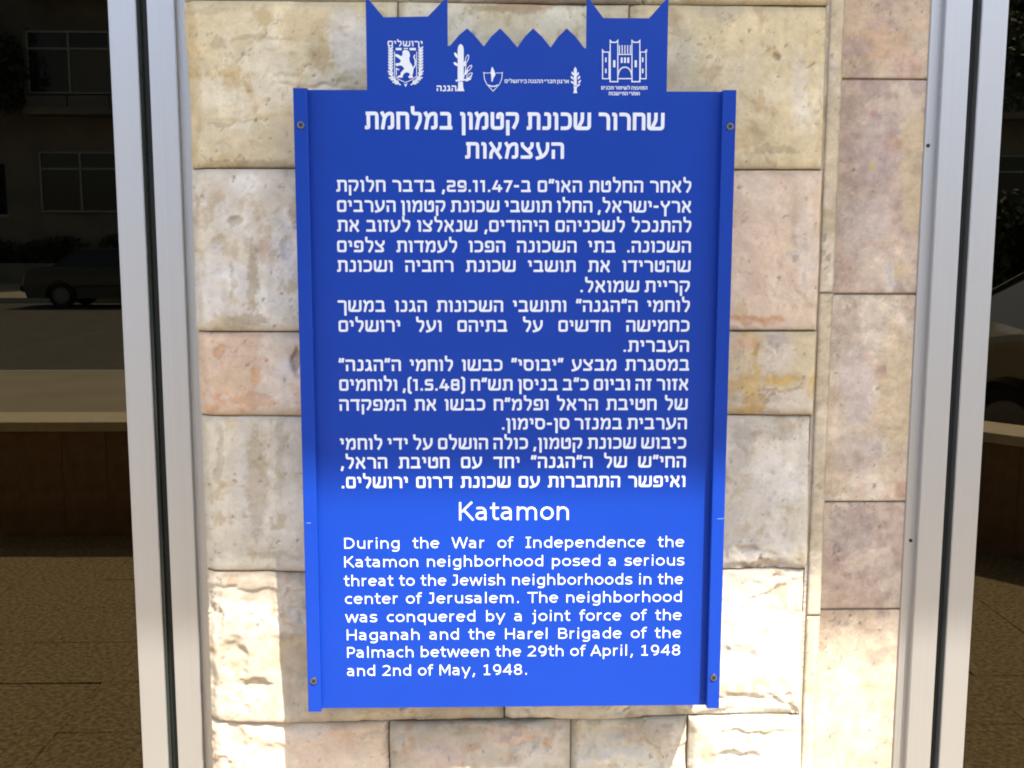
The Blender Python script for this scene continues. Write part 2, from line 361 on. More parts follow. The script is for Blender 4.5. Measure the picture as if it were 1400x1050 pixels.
sl_stains = {1: [(1200, 60, 50, 26, (.52, .34, .20), .5), (1170, 65, 24, 14, (.34, .27, .28), .5), (1240, 90, 24, 22, (.52, .32, .25), .5)],
  2: [(1195, 155, 7, 6, (.55, .22, .17), .7), (1223, 197, 15, 13, (.50, .29, .15), .75), (1248, 235, 20, 90, (.54, .43, .26), .7), (1200, 205, 34, 60, (.40, .32, .30), .6),
      (1160, 180, 22, 50, (.38, .29, .24), .5), (1180, 310, 40, 46, (.50, .42, .37), .7), (1192, 226, 6, 8, (.5, .4, .12), .7), (1230, 370, 16, 12, (.55, .42, .24), .6), (1216, 380, 7, 22, (.58, .55, .5), .6), (1205, 335, 40, 6, (.48, .30, .2), .4)],
  3: [(1225, 530, 24, 110, (.54, .43, .26), .6), (1170, 520, 26, 60, (.50, .42, .40), .6), (1235, 670, 14, 14, (.5, .27, .2), .6), (1205, 510, 12, 10, (.42, .27, .22), .6), (1155, 440, 26, 26, (.38, .30, .24), .5), (1175, 620, 40, 30, (.50, .43, .40), .4)],
  4: [(1165, 730, 40, 40, (.34, .28, .26), .5), (1180, 820, 60, 12, (.5, .38, .26), .5), (1235, 740, 14, 50, (.5, .38, .3), .5)]}
for i, (t, b, cols) in enumerate(sl_rows):
    z1, z0 = at(1190, t, SLY)[1], at(1190, b, SLY)[1]
    o = stone_block(recess, None, cols, 400+i*11, world=(xs1-.012, xsl1, z0, z1), y_face=SLY, flat=True, res=.0026 if 0 < i < 6 else .01, depth=.03, material=M_SLAB, stains=sl_stains.get(i, ()), name='stone_slab', gap=.0008)
    o.location = -recess_parts
ztop, zbot = at(1190, -420, SLY)[1], at(1190, 1400, SLY)[1]
o = stone_block(recess, None, TAN_, 490, world=(xs1-.012, xsl1, 0, zbot), y_face=SLY, flat=True, res=.02, depth=.03, material=M_SLAB, name='stone_slab', gap=.0008); o.location = -recess_parts
o = stone_block(recess, None, SAND, 495, world=(xs1-.012, xsl1, ztop, 3.2), y_face=SLY, flat=True, res=.02, depth=.03, material=M_SLAB, name='stone_slab', gap=.0008); o.location = -recess_parts
o = box('mortar_core', xs1-.005, xsl1+.02, SLY+.006, .30, 0, 3.2, M_MORTAR, recess); o.location = -recess_parts

# ================================================================== WINDOWS
def window(label, sx, pl_b, pl_gap, pl_a, flange, far_x, wy):
    """sx = -1 left window, +1 right window. x positions run away from the pier."""
    root = empty('window', label, 'window', (flange[0], wy, 0), group=None)
    off = -Vector(root.location)
    def part(n, x0, x1, y0, y1, z0, z1, m, bev=0, par=None):
        o = box(n, x0, x1, y0, y1, z0, z1, m, par or root, bev, 2)
        if par is None: o.location = off
        return o
    Z0, Z1 = .04, 3.2
    fl = part('wall_flange', flange[0], flange[1], wy+.012, wy+.05, Z0, Z1, M_ALU, .001)
    if sx > 0:                                         # rivets on the flange
        for (px, py) in ((1271, 199), (1247, 739)):
            xx, zz_ = at(px-2, py, wy+.012)
            b_ = bmesh.new(); bmesh.ops.create_cone(b_, cap_ends=True, segments=12, radius1=.003, radius2=.0022, depth=.002)
            bmesh.ops.rotate(b_, verts=b_.verts, matrix=Matrix.Rotation(R(90), 3, 'X')); bmesh.ops.translate(b_, verts=b_.verts, vec=(xx, wy+.011, zz_))
            o = bmo('rivet', b_, M_DARK, fl)
    part('outer_profile', pl_b[0], pl_b[1], wy, wy+.06, Z0, Z1, M_ALU, .0012)
    part('gasket', pl_b[1], pl_a[0], wy+.022, wy+.05, Z0, Z1, M_RUBBER)
    part('sash_profile', pl_a[0], pl_a[1], wy+.004, wy+.05, Z0, Z1, M_ALU, .0012)
    s = .004*sx                                        # thin glass edge showing in the gap
    part('glass_edge', pl_b[1] if sx > 0 else pl_a[0], (pl_b[1]+s) if sx > 0 else pl_a[0]+.004, wy+.010, wy+.03, Z0, Z1, M_GEDGE)
    part('glass_pane', pl_a[1], far_x, wy+.020, wy+.026, Z0, Z1, M_GLASS)
    part('sill_profile', pl_a[1], far_x, wy+.002, wy+.05, 0, .09, M_ALU, .001)
    part('head_profile', pl_a[1], far_x, wy+.002, wy+.05, 3.12, 3.2, M_ALU, .001)
    part('sash_profile', far_x, far_x+.05*sx, wy, wy+.06, 0, 3.2, M_ALU, .0012)
    return root
M_GEDGE = simple('green_glass_edge', (.014, .021, .016), .15, spec=.6)
WY = .070
def xw(px, y=WY): return at(px, 525, y)[0]
window('tall dark reflecting window left of the stone pier, mirroring a dark parked car', -1, (xw(258), xw(222)), None, (xw(206.5), xw(170)), (xw(276, WY+.012), xw(259, WY+.012)), -2.6, WY)
window('tall dark reflecting window at the right edge beyond the slab column', 1, (xw(1266), xw(1301)), None, (xw(1315), xw(1350)), (xw(1247, WY+.012), xw(1266, WY+.012)), 2.7, WY)
# rooms behind the panes, seen dimly through the tint
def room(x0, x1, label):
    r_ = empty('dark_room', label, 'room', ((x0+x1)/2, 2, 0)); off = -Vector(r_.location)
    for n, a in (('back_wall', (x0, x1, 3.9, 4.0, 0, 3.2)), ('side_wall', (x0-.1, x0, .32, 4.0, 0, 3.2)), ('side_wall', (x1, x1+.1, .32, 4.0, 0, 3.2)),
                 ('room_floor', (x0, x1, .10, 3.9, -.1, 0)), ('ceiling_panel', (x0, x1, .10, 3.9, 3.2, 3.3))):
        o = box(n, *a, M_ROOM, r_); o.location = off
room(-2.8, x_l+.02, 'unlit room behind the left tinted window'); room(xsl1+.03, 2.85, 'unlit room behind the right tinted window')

# ================================================================== BUILDING ABOVE
M_FAC = simple('facade_limestone', (.46, .40, .31), .85, noise=.2, scale=4, bump=.4, bscale=40)
M_CONC = simple('painted_concrete', (.48, .46, .42), .85, noise=.12, scale=3, bump=.3)
fac = empty('facade', 'pale stone upper facade and end walls of the near building', 'building', (0, .3, 0)); off = -Vector(fac.location)
for n, a in (('upper_wall', (-9, 9, 0, .5, 3.2, 11)), ('side_pier', (-9, -2.65, 0, .5, 0, 3.2)), ('side_pier', (2.75, 9, 0, .5, 0, 3.2))):
    o = box(n, *a, M_FAC, fac, .004); o.location = off
# overhanging balcony: its outer lower edge throws the shadow line across the sign
sx_, sz_ = at(700, 667, -.092)
YE = -2.3; ZE = sz_+(-.092-YE)*(SUNV.z/-SUNV.y)
bal = empty('balcony', 'concrete balcony overhanging the pavement above the sign', 'balcony', (0, -1, ZE)); off = -Vector(bal.location)
for n, a in (('floor_slab', (-5, 8, YE, -.002, ZE, ZE+.2)), ('parapet', (-5, 8, YE, YE+.12, ZE+.2, ZE+1.15)), ('side_parapet', (-5, -4.88, YE+.12, -.002, ZE+.2, ZE+1.15)), ('side_parapet', (7.88, 8, YE+.12, -.002, ZE+.2, ZE+1.15))):
    o = box(n, *a, M_CONC, bal, .006); o.location = off

# ================================================================== SIGN
PY = -.092                                             # front of the blue sheet
FY = -.107                                             # front of the side rails
sign = empty('memorial_sign', 'blue plaque with white Hebrew and English text and battlement top on the stone pier', 'sign', (at(703, 970, 0)[0], 0, at(703, 970, FY)[1]))
SOFF = -Vector(sign.location)
def A(px, py, Y=PY): return at(px, py, Y)
xl0 = (at(400.6, 120, FY)[0]+at(421.4, 973, FY)[0])/2; xl1 = (at(419.5, 120, FY)[0]+at(439.3, 973, FY)[0])/2
xr0 = (at(989.5, 123, FY)[0]+at(965.7, 968, FY)[0])/2; xr1 = (at(1008.5, 123, FY)[0]+at(982, 968, FY)[0])/2
zr1 = (at(400, 120.4, FY)[1]+at(1008, 122.7, FY)[1])/2; zr0 = (at(421, 973.7, FY)[1]+at(982, 968.6, FY)[1])/2
zp1 = (A(430, 123)[1]+A(980, 125.2)[1])/2; zp0 = (A(440, 967.7)[1]+A(953, 964.3)[1])/2
top = [A(501.4, 100)[0], A(612.2, 60)[0], A(801.4, 60)[0], A(912, 100)[0]]
pts = [(xl1-.002, zp0), (xr0+.002, zp0), (xr0+.002, zp1), (top[3], zp1)]
pts += [(top[3], A(912, -5)[1]), A(887.5, 25), A(825, 24.6), (top[2], A(801.4, -6)[1])]
pts += [(top[2], A(801, 66)[1])]
zz_pts = [(798.8, 65.7), (787, 50), (774.8, 38.8), (763, 50.5), (752.8, 65), (741, 50), (729, 38.8), (718, 49.5), (707.4, 64.7), (695, 50), (683.7, 38.8), (672, 49.5), (661.4, 63.4), (649.5, 49), (638.7, 38.8), (627, 48.5), (615.4, 62.4)]
pts += [A(*q) for q in zz_pts]
pts += [(top[1], A(612, 63)[1]), (top[1], A(612, -5)[1]), A(585, 22.5), A(524.4, 23.6), (top[0], A(501, -6)[1]), (top[0], zp1), (xl1-.002, zp1)]
o = prism('panel', pts, PY, PY+.003, M_BLUE, sign); o.location = SOFF
for (a, b) in ((xl0, xl1), (xr0, xr1)):                # folded U rails: front lip, two webs
    bm = bmesh.new(); bx(bm, a, b, FY, FY+.003, zr0, zr1, .0008)
    bx(bm, a+.0005, a+.0035, FY+.003, -.004, zr0, zr1); bx(bm, b-.0035, b-.0005, FY+.003, -.004, zr0, zr1)
    rail = bmo('side_rail', bm, M_BLUE, sign); rail.location = SOFF
for (px, py) in ((411.5, 171), (998, 173), (429, 930.5), (975.5, 926)):
    x, z = at(px, py, FY)
    b_ = bmesh.new(); bmesh.ops.create_cone(b_, cap_ends=True, segments=20, radius1=.0052, radius2=.0046, depth=.0022)
    bmesh.ops.rotate(b_, verts=b_.verts, matrix=Matrix.Rotation(R(90), 3, 'X')); bmesh.ops.translate(b_, verts=b_.verts, vec=(x, FY-.0011, z))
    s_ = bmo('screw', b_, M_STEEL, sign, smooth=False); s_.location = SOFF
    b_ = bmesh.new(); bmesh.ops.create_cone(b_, cap_ends=True, segments=6, radius1=.0031, radius2=.0031, depth=.0006)
    bmesh.ops.rotate(b_, verts=b_.verts, matrix=Matrix.Rotation(R(90), 3, 'X')); bmesh.ops.translate(b_, verts=b_.verts, vec=(x, FY-.0026, z))
    bmo('hex_socket', b_, M_DARK, s_)
for (px, py, w_) in ((422, 715, 6), (985, 709, 9)):     # scratches on the rails
    x, z = at(px, py, FY); hw = w_/2*.00102
    o = mesh_obj('paint_scratch', [(x-hw, FY-.0002, z-.0006), (x+hw, FY-.0002, z-.0004), (x+hw, FY-.0002, z+.0006), (x-hw, FY-.0002, z+.0002)], [(0, 1, 2, 3)], M_SCR, sign); o.location = SOFF
# ------------------------------------------------------------------ lettering: own stroke alphabet
def arc(cx, cy, rx, ry, a0, a1, n=10):
    return [(cx+rx*math.cos(R(a0+(a1-a0)*i/n)), cy+ry*math.sin(R(a0+(a1-a0)*i/n))) for i in range(n+1)]
def fillet(p, r, closed=False):
    if r <= 0: return p
    out = []; n = len(p)
    rng = range(n) if closed else range(1, n-1)
    if not closed: out.append(p[0])
    for i in rng:
        a, b, c = Vector(p[i-1]), Vector(p[i]), Vector(p[(i+1) % n])
        d1, d2 = (a-b), (c-b); l1, l2 = d1.length, d2.length
        q = min(r, l1*.48, l2*.48)
        if q < 1e-5: out.append(tuple(b)); continue
        s, e = b+d1*(q/l1), b+d2*(q/l2)
        for k in range(5):
            t = k/4; out.append(tuple(s*(1-t)**2+b*2*t*(1-t)+e*t*t))
    if not closed: out.append(p[-1])
    return out
def ribbon(p, w, closed=False):
    """mitred strip along p; returns verts, faces"""
    q = [Vector(p[0])]
    for v in p[1:]:
        if (Vector(v)-q[-1]).length > 1e-6: q.append(Vector(v))
    if closed and (q[0]-q[-1]).length < 1e-6: q.pop()
    n = len(q); V = []
    for i in range(n):
        a = q[i-1] if (i > 0 or closed) else None; c = q[(i+1) % n] if (i < n-1 or closed) else None
        d1 = (q[i]-a).normalized() if a is not None else None; d2 = (c-q[i]).normalized() if c is not None else None
        if d1 is None: d1 = d2
        if d2 is None: d2 = d1
        n1 = Vector((-d1.y, d1.x)); n2 = Vector((-d2.y, d2.x)); m = (n1+n2)
        m = n1 if m.length < 1e-4 else m.normalized(); k = min(1/max(m.dot(n1), .35), 2.2)
        V += [q[i]+m*(w/2*k), q[i]-m*(w/2*k)]
    F = [(2*i, 2*i+1, 2*i+3, 2*i+2) for i in range(n-1)]
    if closed: F.append((2*n-2, 2*n-1, 1, 0))
    return V, F
# Hebrew: (advance, [(points, corner radius[, closed])]), body height 1, weight .2
r_ = .14
HEB = {
 'א': (.80, [([(.07, 1), (.73, 0)], 0), ([(.66, 1), (.66, .72), (.48, .44)], .1), ([(.11, 0), (.13, .34), (.30, .62)], .1)]),
 'ב': (.78, [([(.04, .9), (.60, .9), (.60, .1)], r_), ([(0, .1), (.78, .1)], 0)]),
 'ג': (.54, [([(.06, .9), (.36, .9), (.36, .45), (.48, 0)], r_), ([(0, .1), (.20, .1), (.36, .36)], .08)]),
 'ד': (.74, [([(0, .9), (.74, .9)], 0), ([(.58, .9), (.58, 0)], 0)]),
 'ה': (.76, [([(0, .9), (.66, .9), (.66, 0)], r_), ([(.12, 0), (.12, .56)], 0)]),
 'ו': (.32, [([(0, .9), (.21, .9), (.21, 0)], r_)]),
 'ז': (.44, [([(0, .9), (.44, .9)], 0), ([(.24, .9), (.24, 0)], 0)]),
 'ח': (.78, [([(.12, 0), (.12, .9)], 0), ([(0, .9), (.68, .9), (.68, 0)], r_)]),
 'ט': (.82, [([(.12, 1), (.12, .1), (.72, .1), (.72, .9), (.46, .9), (.46, .62)], r_)]),
 'י': (.32, [([(0, .9), (.21, .9), (.21, .46)], r_)]),
 'כ': (.70, [([(.02, .9), (.60, .9), (.60, .1), (.02, .1)], .3)]),
 'ך': (.70, [([(.0, .9), (.60, .9), (.60, -.32)], r_)]),
 'ל': (.66, [([(.1, 1.32), (.1, .9), (.56, .9), (.56, .5), (.30, 0)], r_)]),
 'מ': (.84, [([(.06, 1), (.28, .62)], 0), ([(.11, 0), (.24, .66), (.44, .9), (.73, .9), (.73, .1), (.44, .1)], .14)]),
 'ם': (.76, [([(.1, .9), (.66, .9), (.66, .1), (.1, .1)], .1, True)]),
 'נ': (.54, [([(.12, .9), (.43, .9), (.43, .1), (0, .1)], r_)]),
 'ן': (.32, [([(0, .9), (.21, .9), (.21, -.32)], r_)]),
 'ס': (.80, [([(.1, .9), (.70, .9), (.70, .1), (.1, .1)], .3, True), ([(0, .9), (.3, .9)], 0)]),
 'ע': (.80, [([(.70, 1), (.70, .5), (.46, .14), (0, .02)], .2), ([(.12, 1), (.12, .76), (.34, .16)], .1)]),
 'פ': (.76, [([(.38, .46), (.11, .46), (.11, .9), (.66, .9), (.66, .1), (0, .1)], r_)]),
 'ף': (.76, [([(.38, .46), (.11, .46), (.11, .9), (.66, .9), (.66, -.32)], r_)]),
 'צ': (.78, [([(.1, 1), (.1, .80), (.62, .30), (.62, .1), (0, .1)], .1), ([(.68, 1), (.68, .74), (.42, .5)], .1)]),
 'ץ': (.78, [([(.68, 1), (.68, .76), (.40, .46), (.40, -.32)], .12), ([(.1, 1), (.1, .74), (.38, .44)], .1)]),
 'ק': (.80, [([(0, .9), (.70, .9), (.70, .5), (.46, .06)], r_), ([(.12, .56), (.12, -.32)], 0)]),
 'ר': (.70, [([(0, .9), (.60, .9), (.60, 0)], .28)]),
 'ש': (1.06, [([(.1, 1), (.1, .1), (.96, .1), (.96, 1)], .16), ([(.53, 1), (.53, .56), (.30, .14)], .12)]),
 'ת': (.84, [([(.06, .9), (.74, .9), (.74, 0)], r_), ([(.22, .9), (.22, .1), (0, .1)], .06)]),
 '״': (.40, [([(.14, 1.12), (.06, .74)], 0), ([(.36, 1.12), (.28, .74)], 0)]),
 '-': (.46, [([(.02, .5), (.42, .5)], 0)]), '.': (.24, [([(.12, 0), (.12, .2)], 0)]), ',': (.26, [([(.17, .2), (.07, -.2)], 0)]),
 '(': (.34, [([(.34, 1.15), (.12, 1.05), (.12, -.12), (.34, -.22)], .12)]), ')': (.34, [([(0, 1.15), (.22, 1.05), (.22, -.12), (0, -.22)], .12)]),
 '1': (.46, [([(0, .9), (.28, .9), (.28, 0)], 0)]),
 '2': (.72, [([(.02, .9), (.61, .9), (.61, .5), (.11, .5), (.11, .1), (.72, .1)], .12)]),
 '4': (.80, [([(.40, 1), (.10, .30), (.80, .30)], 0), ([(.56, .62), (.56, 0)], 0)]),
 '5': (.72, [([(.68, .9), (.11, .9), (.11, .54), (.61, .54), (.61, .1), (.02, .1)], .12)]),
 '7': (.66, [([(0, .9), (.58, .9), (.22, 0)], 0)]),
 '8': (.74, [([(.12, .9), (.62, .9), (.62, .52), (.12, .52)], .12, True), ([(.11, .5), (.11, .1), (.63, .1), (.63, .5)], .12)]),
 '9': (.74, [([(.63, .45), (.11, .45), (.11, .9), (.63, .9), (.63, .1), (.06, .1)], .14)]),
}
# Latin: cap height 1, x height .75, weight .14
X = .75; c_ = .07
def bowl(cx, w): return arc(cx, X/2, w/2-c_, X/2-c_, 0, 360, 20)[:-1]
LAT = {
 'a': (.80, [([(.10, .66)]+arc(.34, .46, .24, .22, 100, 0, 6)+[(.58, 0)], 0), ([(.58, .42), (.34, .42)]+arc(.32, .245, .22, .175, 90, 270, 8)+[(.58, .17)], 0)]),
 'b': (.86, [([(.16, 1.04), (.16, 0)], 0), (arc(.43, X/2, .29, X/2-c_, 150, -150, 16), 0)]),
 'c': (.70, [(arc(.42, X/2, .31, X/2-c_, 52, 308, 14), 0)]),
 'd': (.86, [([(.70, 1.04), (.70, 0)], 0), (arc(.43, X/2, .29, X/2-c_, 30, 330, 16), 0)]),
 'e': (.82, [([(.12, .40), (.70, .40)], 0), (arc(.41, X/2, .31, X/2-c_, 4, 318, 16), 0)]),
 'f': (.48, [([(.20, 0), (.20, .78)]+arc(.40, .80, .20, .18, 180, 95, 6)+[(.50, .97)], 0), ([(.02, .68), (.46, .68)], 0)]),
 'g': (.86, [(arc(.43, X/2, .29, X/2-c_, 30, 330, 16), 0), ([(.70, .75), (.70, -.02)]+arc(.44, -.02, .26, .20, 0, -120, 8)+[(.16, -.18)], 0)]),
 'h': (.86, [([(.16, 1.04), (.16, 0)], 0), ([(.16, .50)]+arc(.43, .42, .27, .26, 140, 0, 8)+[(.70, 0)], 0)]),
 'i': (.38, [([(.19, .75), (.19, 0)], 0), ([(.19, 1.02), (.19, .88)], 0)]),
 'j': (.46, [([(.05, .68), (.25, .68), (.25, -.06)]+arc(.08, -.06, .17, .15, 0, -100, 5), 0), ([(.25, 1.02), (.25, .88)], 0)]),
 'l': (.38, [([(.19, 1.04), (.19, 0)], 0)]),
 'm': (1.32, [([(.16, .75), (.16, 0)], 0), ([(.16, .52)]+arc(.41, .44, .25, .24, 140, 0, 8)+[(.66, 0)], 0), ([(.66, .50)]+arc(.90, .44, .25, .24, 140, 0, 8)+[(1.15, 0)], 0)]),
 'n': (.86, [([(.16, .75), (.16, 0)], 0), ([(.16, .50)]+arc(.43, .42, .27, .26, 140, 0, 8)+[(.70, 0)], 0)]),
 'o': (.84, [(bowl(.42, .76), 0, True)]),
 'p': (.86, [([(.16, .75), (.16, -.28)], 0), (arc(.43, X/2, .29, X/2-c_, 150, -150, 16), 0)]),
 'q': (.86, [([(.70, .75), (.70, -.28)], 0), (arc(.43, X/2, .29, X/2-c_, 30, 330, 16), 0)]),
 'r': (.58, [([(.16, .75), (.16, 0)], 0), ([(.16, .46)]+arc(.42, .40, .26, .28, 150, 75, 6), 0)]),
 's': (.70, [([(.62, .64)]+arc(.36, .53, .24, .155, 75, 250, 8)+arc(.36, .22, .25, .155, 80, -105, 8)+[(.07, .12)], 0)]),
 't': (.54, [([(.22, .96), (.22, .22)]+arc(.38, .22, .16, .15, 180, 275, 5)+[(.50, .09)], 0), ([(.02, .68), (.50, .68)], 0)]),
 'u': (.86, [([(.16, .75), (.16, .33)]+arc(.43, .33, .27, .26, 180, 320, 8), 0), ([(.70, .75), (.70, 0)], 0)]),
 'w': (1.12, [([(.06, .75), (.30, 0)], 0), ([(.30, 0), (.56, .75)], 0), ([(.56, .75), (.82, 0)], 0), ([(.82, 0), (1.06, .75)], 0)]),
 'y': (.80, [([(.06, .75), (.40, .02)], 0), ([(.74, .75), (.28, -.28)], 0)]),
 'K': (.95, [([(.17, 1), (.17, 0)], 0), ([(.82, 1), (.26, .46)], 0), ([(.36, .58), (.90, 0)], 0)]),
 'D': (1.05, [([(.17, .07), (.17, .93), (.40, .93)]+arc(.45, .5, .45, .43, 88, -88, 14)+[(.40, .07)], 0, True)]),
 'W': (1.36, [([(.06, 1), (.36, 0)], 0), ([(.36, 0), (.68, 1)], 0), ([(.68, 1), (1.00, 0)], 0), ([(1.00, 0), (1.30, 1)], 0)]),
 'I': (.58, [([(.29, 1), (.29, 0)], 0), ([(.07, .94), (.51, .94)], 0), ([(.07, .06), (.51, .06)], 0)]),
 'J': (.62, [([(.12, .93), (.42, .93), (.42, .28)]+arc(.22, .28, .20, .21, 0, -100, 6)+[(.04, .09)], 0)]),
 'T': (.86, [([(.0, .93), (.86, .93)], 0), ([(.43, .93), (.43, 0)], 0)]),
 'H': (1.03, [([(.17, 1), (.17, 0)], 0), ([(.86, 1), (.86, 0)], 0), ([(.17, .5), (.86, .5)], 0)]),
 'B': (.93, [([(.17, .07), (.17, .93), (.48, .93)]+arc(.50, .73, .24, .20, 88, -88, 8)+[(.46, .52)], 0), ([(.17, .53), (.50, .53)]+arc(.53, .30, .28, .23, 88, -88, 8)+[(.17, .07)], 0)]),
 'P': (.83, [([(.17, 0), (.17, .93), (.44, .93)]+arc(.46, .67, .27, .26, 88, -88, 10)+[(.17, .41)], 0)]),
 'A': (.94, [([(.06, 0), (.47, 1)], 0), ([(.47, 1), (.88, 0)], 0), ([(.22, .30), (.72, .30)], 0)]),
 'M': (1.16, [([(.17, 0), (.17, 1)], 0), ([(.99, 0), (.99, 1)], 0), ([(.19, .98), (.58, .28), (.97, .98)], 0)]),
 '1': (.88, [([(.18, .80), (.46, .92), (.46, 0)], 0), ([(.18, .06), (.74, .06)], 0)]),
 '2': (.88, [([(.12, .84)]+arc(.42, .69, .29, .24, 120, -40, 10)+[(.14, .07), (.80, .07)], 0)]),
 '4': (.88, [([(.62, 1), (.10, .30), (.82, .30)], 0), ([(.62, .96), (.62, 0)], 0)]),
 '8': (.88, [(arc(.44, .73, .26, .20, 0, 360, 16)[:-1], 0, True), (arc(.44, .28, .30, .22, 0, 360, 16)[:-1], 0, True)]),
 '9': (.88, [(arc(.43, .64, .29, .29, 0, 360, 16)[:-1], 0, True), ([(.72, .62)]+arc(.38, .44, .34, .37, 10, -100, 10), 0)]),
 '.': (.48, [([(.24, 0), (.24, .17)], 0)]), ',': (.48, [([(.30, .17), (.18, -.18)], 0)]),
}
def geom_add(acc, V, F, fx, lift):
    b = len(acc[0])
    for v in V:
        x, z = fx(v[0], v[1]); acc[0].append((x, PY-.00025-lift, z))
    acc[1].extend(tuple(b+i for i in f) for f in F)
def text_width(words, G, sp, tr):
    return [sum(G[ch][0]+tr for ch in w)-tr for w in words]
H_W = 1.0
def text_line(txt, px0, px1, base, h, G, weight, rtl=False, space=.36, track=.13, justify=True, wid=1.0, name='text_line', parent=None):
    """h = letter height in photo pixels; the line fills px0..px1"""
    words = txt.split(' ')
    if rtl:
        vis = []
        for w in words[::-1]:
            # reverse letters, keep digit runs in order
            out = []; k = 0; w_ = w
            while k < len(w_):
                if w_[k].isdigit():
                    j = k
                    while j < len(w_) and (w_[j].isdigit() or (w_[j] == '.' and j+1 < len(w_) and w_[j+1].isdigit())): j += 1
                    out.append(w_[k:j]); k = j
                else: out.append({'(': ')', ')': '('}.get(w_[k], w_[k])); k += 1
            vis.append(''.join(out[::-1]))
        words = vis
    ws = text_width(words, G, space, track); total = px1-px0
    nat = sum(ws)+space*(len(ws)-1); sx = h; gap = space*h
    if justify and len(ws) > 1:
        sx = h*wid; gap = (total-sum(ws)*sx)/(len(ws)-1)
        if gap < .46*h:
            g2 = .46*h; sx = (total-g2*(len(ws)-1))/sum(ws); gap = g2
    else: sx = total/nat; gap = space*sx
    # map photo pixels on the line to the panel, straight and level
    xa, za = A(px0, base); xb, zb2 = A(px1, base); zc = (za+zb2)/2; mpp = (xb-xa)/total; vpp = mpp
    acc = ([], []); cx = 0.0
    for wi, w in enumerate(words):
        for ch in w:
            adv, strokes = G[ch]
            for si, s in enumerate(strokes):
                cl = len(s) > 2 and s[2]; p = fillet(s[0], s[1], cl)
                # stroke drawn in isotropic photo pixels so the weight stays even
                q = [((a*sx), b*h) for a, b in p]; V, F = ribbon(q, weight*h, cl)
                geom_add(acc, V, F, lambda a, b, cx=cx: (xa+(cx+a)*mpp, zc+b*vpp), si*.00006)
            cx += (adv+track)*sx
        cx += -track*sx+gap
    o = mesh_obj(name, acc[0], acc[1], M_PRINT, parent or sign)
    if parent is None: o.location = SOFF
    return o
H1 = dict(G=HEB, weight=.205, rtl=True)
text_line('שחרור שכונת קטמון במלחמת', 499, 908, 177.5, 23.5, name='title_line', **H1)
text_line('העצמאות', 636, 771, 217, 22, justify=False, name='title_line', **H1)
HL = [('לאחר החלטת האו״ם ב-29.11.47, בדבר חלוקת', 460, 945, 262.6), ('ארץ-ישראל, החלו תושבי שכונת קטמון הערבים', 461, 945, 290.2),
 ('להתנכל לשכניהם היהודים, שנאלצו לעזוב את', 461, 945, 317), ('השכונה. בתי השכונה הפכו לעמדות צלפים', 461, 944.5, 345),
 ('שהטרידו את תושבי שכונת רחביה ושכונת', 461, 944, 371.8), ('לוחמי ה״הגנה״ ותושבי השכונות הגנו במשך', 462, 943, 426.4),
 ('כחמישה חדשים על בתיהם ועל ירושלים', 463, 942.5, 453.5), ('במסגרת מבצע ״יבוסי״ כבשו לוחמי ה״הגנה״', 463.5, 942, 507),
 ('אזור זה וביום כ״ב בניסן תש״ח (1.5.48), ולוחמים', 464, 941, 533.8), ('של חטיבת הראל ופלמ״ח כבשו את המפקדה', 464, 940, 561),
 ('כיבוש שכונת קטמון, כולה הושלם על ידי לוחמי', 465, 938, 614), ('החי״ש של ה״הגנה״ יחד עם חטיבת הראל,', 466, 937.5, 639.8),
 ('ואיפשר התחברות עם שכונת דרום ירושלים.', 467, 937, 666.5)]
for t, a, b, y in HL: text_line(t, a, b, y, 15.8, HEB, .20, rtl=True, wid=1.08)
for t, a, b, y in (('קריית שמואל.', 793, 943, 399.5), ('העברית.', 852, 942, 481), ('הערבית במנזר סן-סימון.', 686, 939, 587)):
    text_line(t, a, b, y, 15.8, HEB, .20, rtl=True, justify=False, space=.42)
text_line('Katamon', 625, 780, 711, 25.5, LAT, .112, track=.03, name='title_line', justify=False)
for t, a, b, y in (('During the War of Independence the', 469, 936, 749), ('Katamon neighborhood posed a serious', 469, 936, 774.3), ('threat to the Jewish neighborhoods in the', 470, 934.5, 800),
  ('center of Jerusalem. The neighborhood', 471, 933.5, 824.3), ('was conquered by a joint force of the', 472, 932.5, 849.3), ('Haganah and the Harel Brigade of the', 472.5, 932, 873.7), ('Palmach between the 29th of April, 1948', 473, 931, 897.5)):
    text_line(t, a, b, y, 15.4, LAT, .116, track=.04, wid=1.06)
text_line('and 2nd of May, 1948.', 474, 723, 923.3, 15.4, LAT, .116, track=.04, justify=False, space=.48)
# ------------------------------------------------------------------ emblems
def emblem(name, items, label=None):
    """items: ('s', pts, width px[, closed]) strokes, ('p', pts) filled polygons in photo pixels"""
    acc = ([], [])
    for i, it in enumerate(items):
        if it[0] == 's':
            V, F = ribbon(it[1], it[2], len(it) > 3 and it[3])
        else:
            V, F = [Vector(q) for q in it[1]], [tuple(range(len(it[1])))]
        geom_add(acc, V, F, lambda a, b: A(a, b), (i % 12)*.00005)
    o = mesh_obj(name, acc[0], acc[1], M_PRINT, sign); o.location = SOFF
    bm = bmesh.new(); bm.from_mesh(o.data)
    for f in bm.faces:
        f.normal_update()
        if f.normal.y > 0: f.normal_flip()
    bm.to_mesh(o.data); bm.free()
    if label: o['label'] = label
    return o
def ell(cx, cy, rx, ry, rot=0, n=12):
    c, s = math.cos(R(rot)), math.sin(R(rot))
    return [(cx+rx*math.cos(2*math.pi*i/n)*c-ry*math.sin(2*math.pi*i/n)*s, cy+rx*math.cos(2*math.pi*i/n)*s+ry*math.sin(2*math.pi*i/n)*c) for i in range(n)]
def Zt(ox, oy, s): return lambda pts: [(ox+x/s, oy+y/s) for x, y in pts]
z2 = Zt(500, 30, 8.75); z3 = Zt(650, 30, 5.385)
it = []
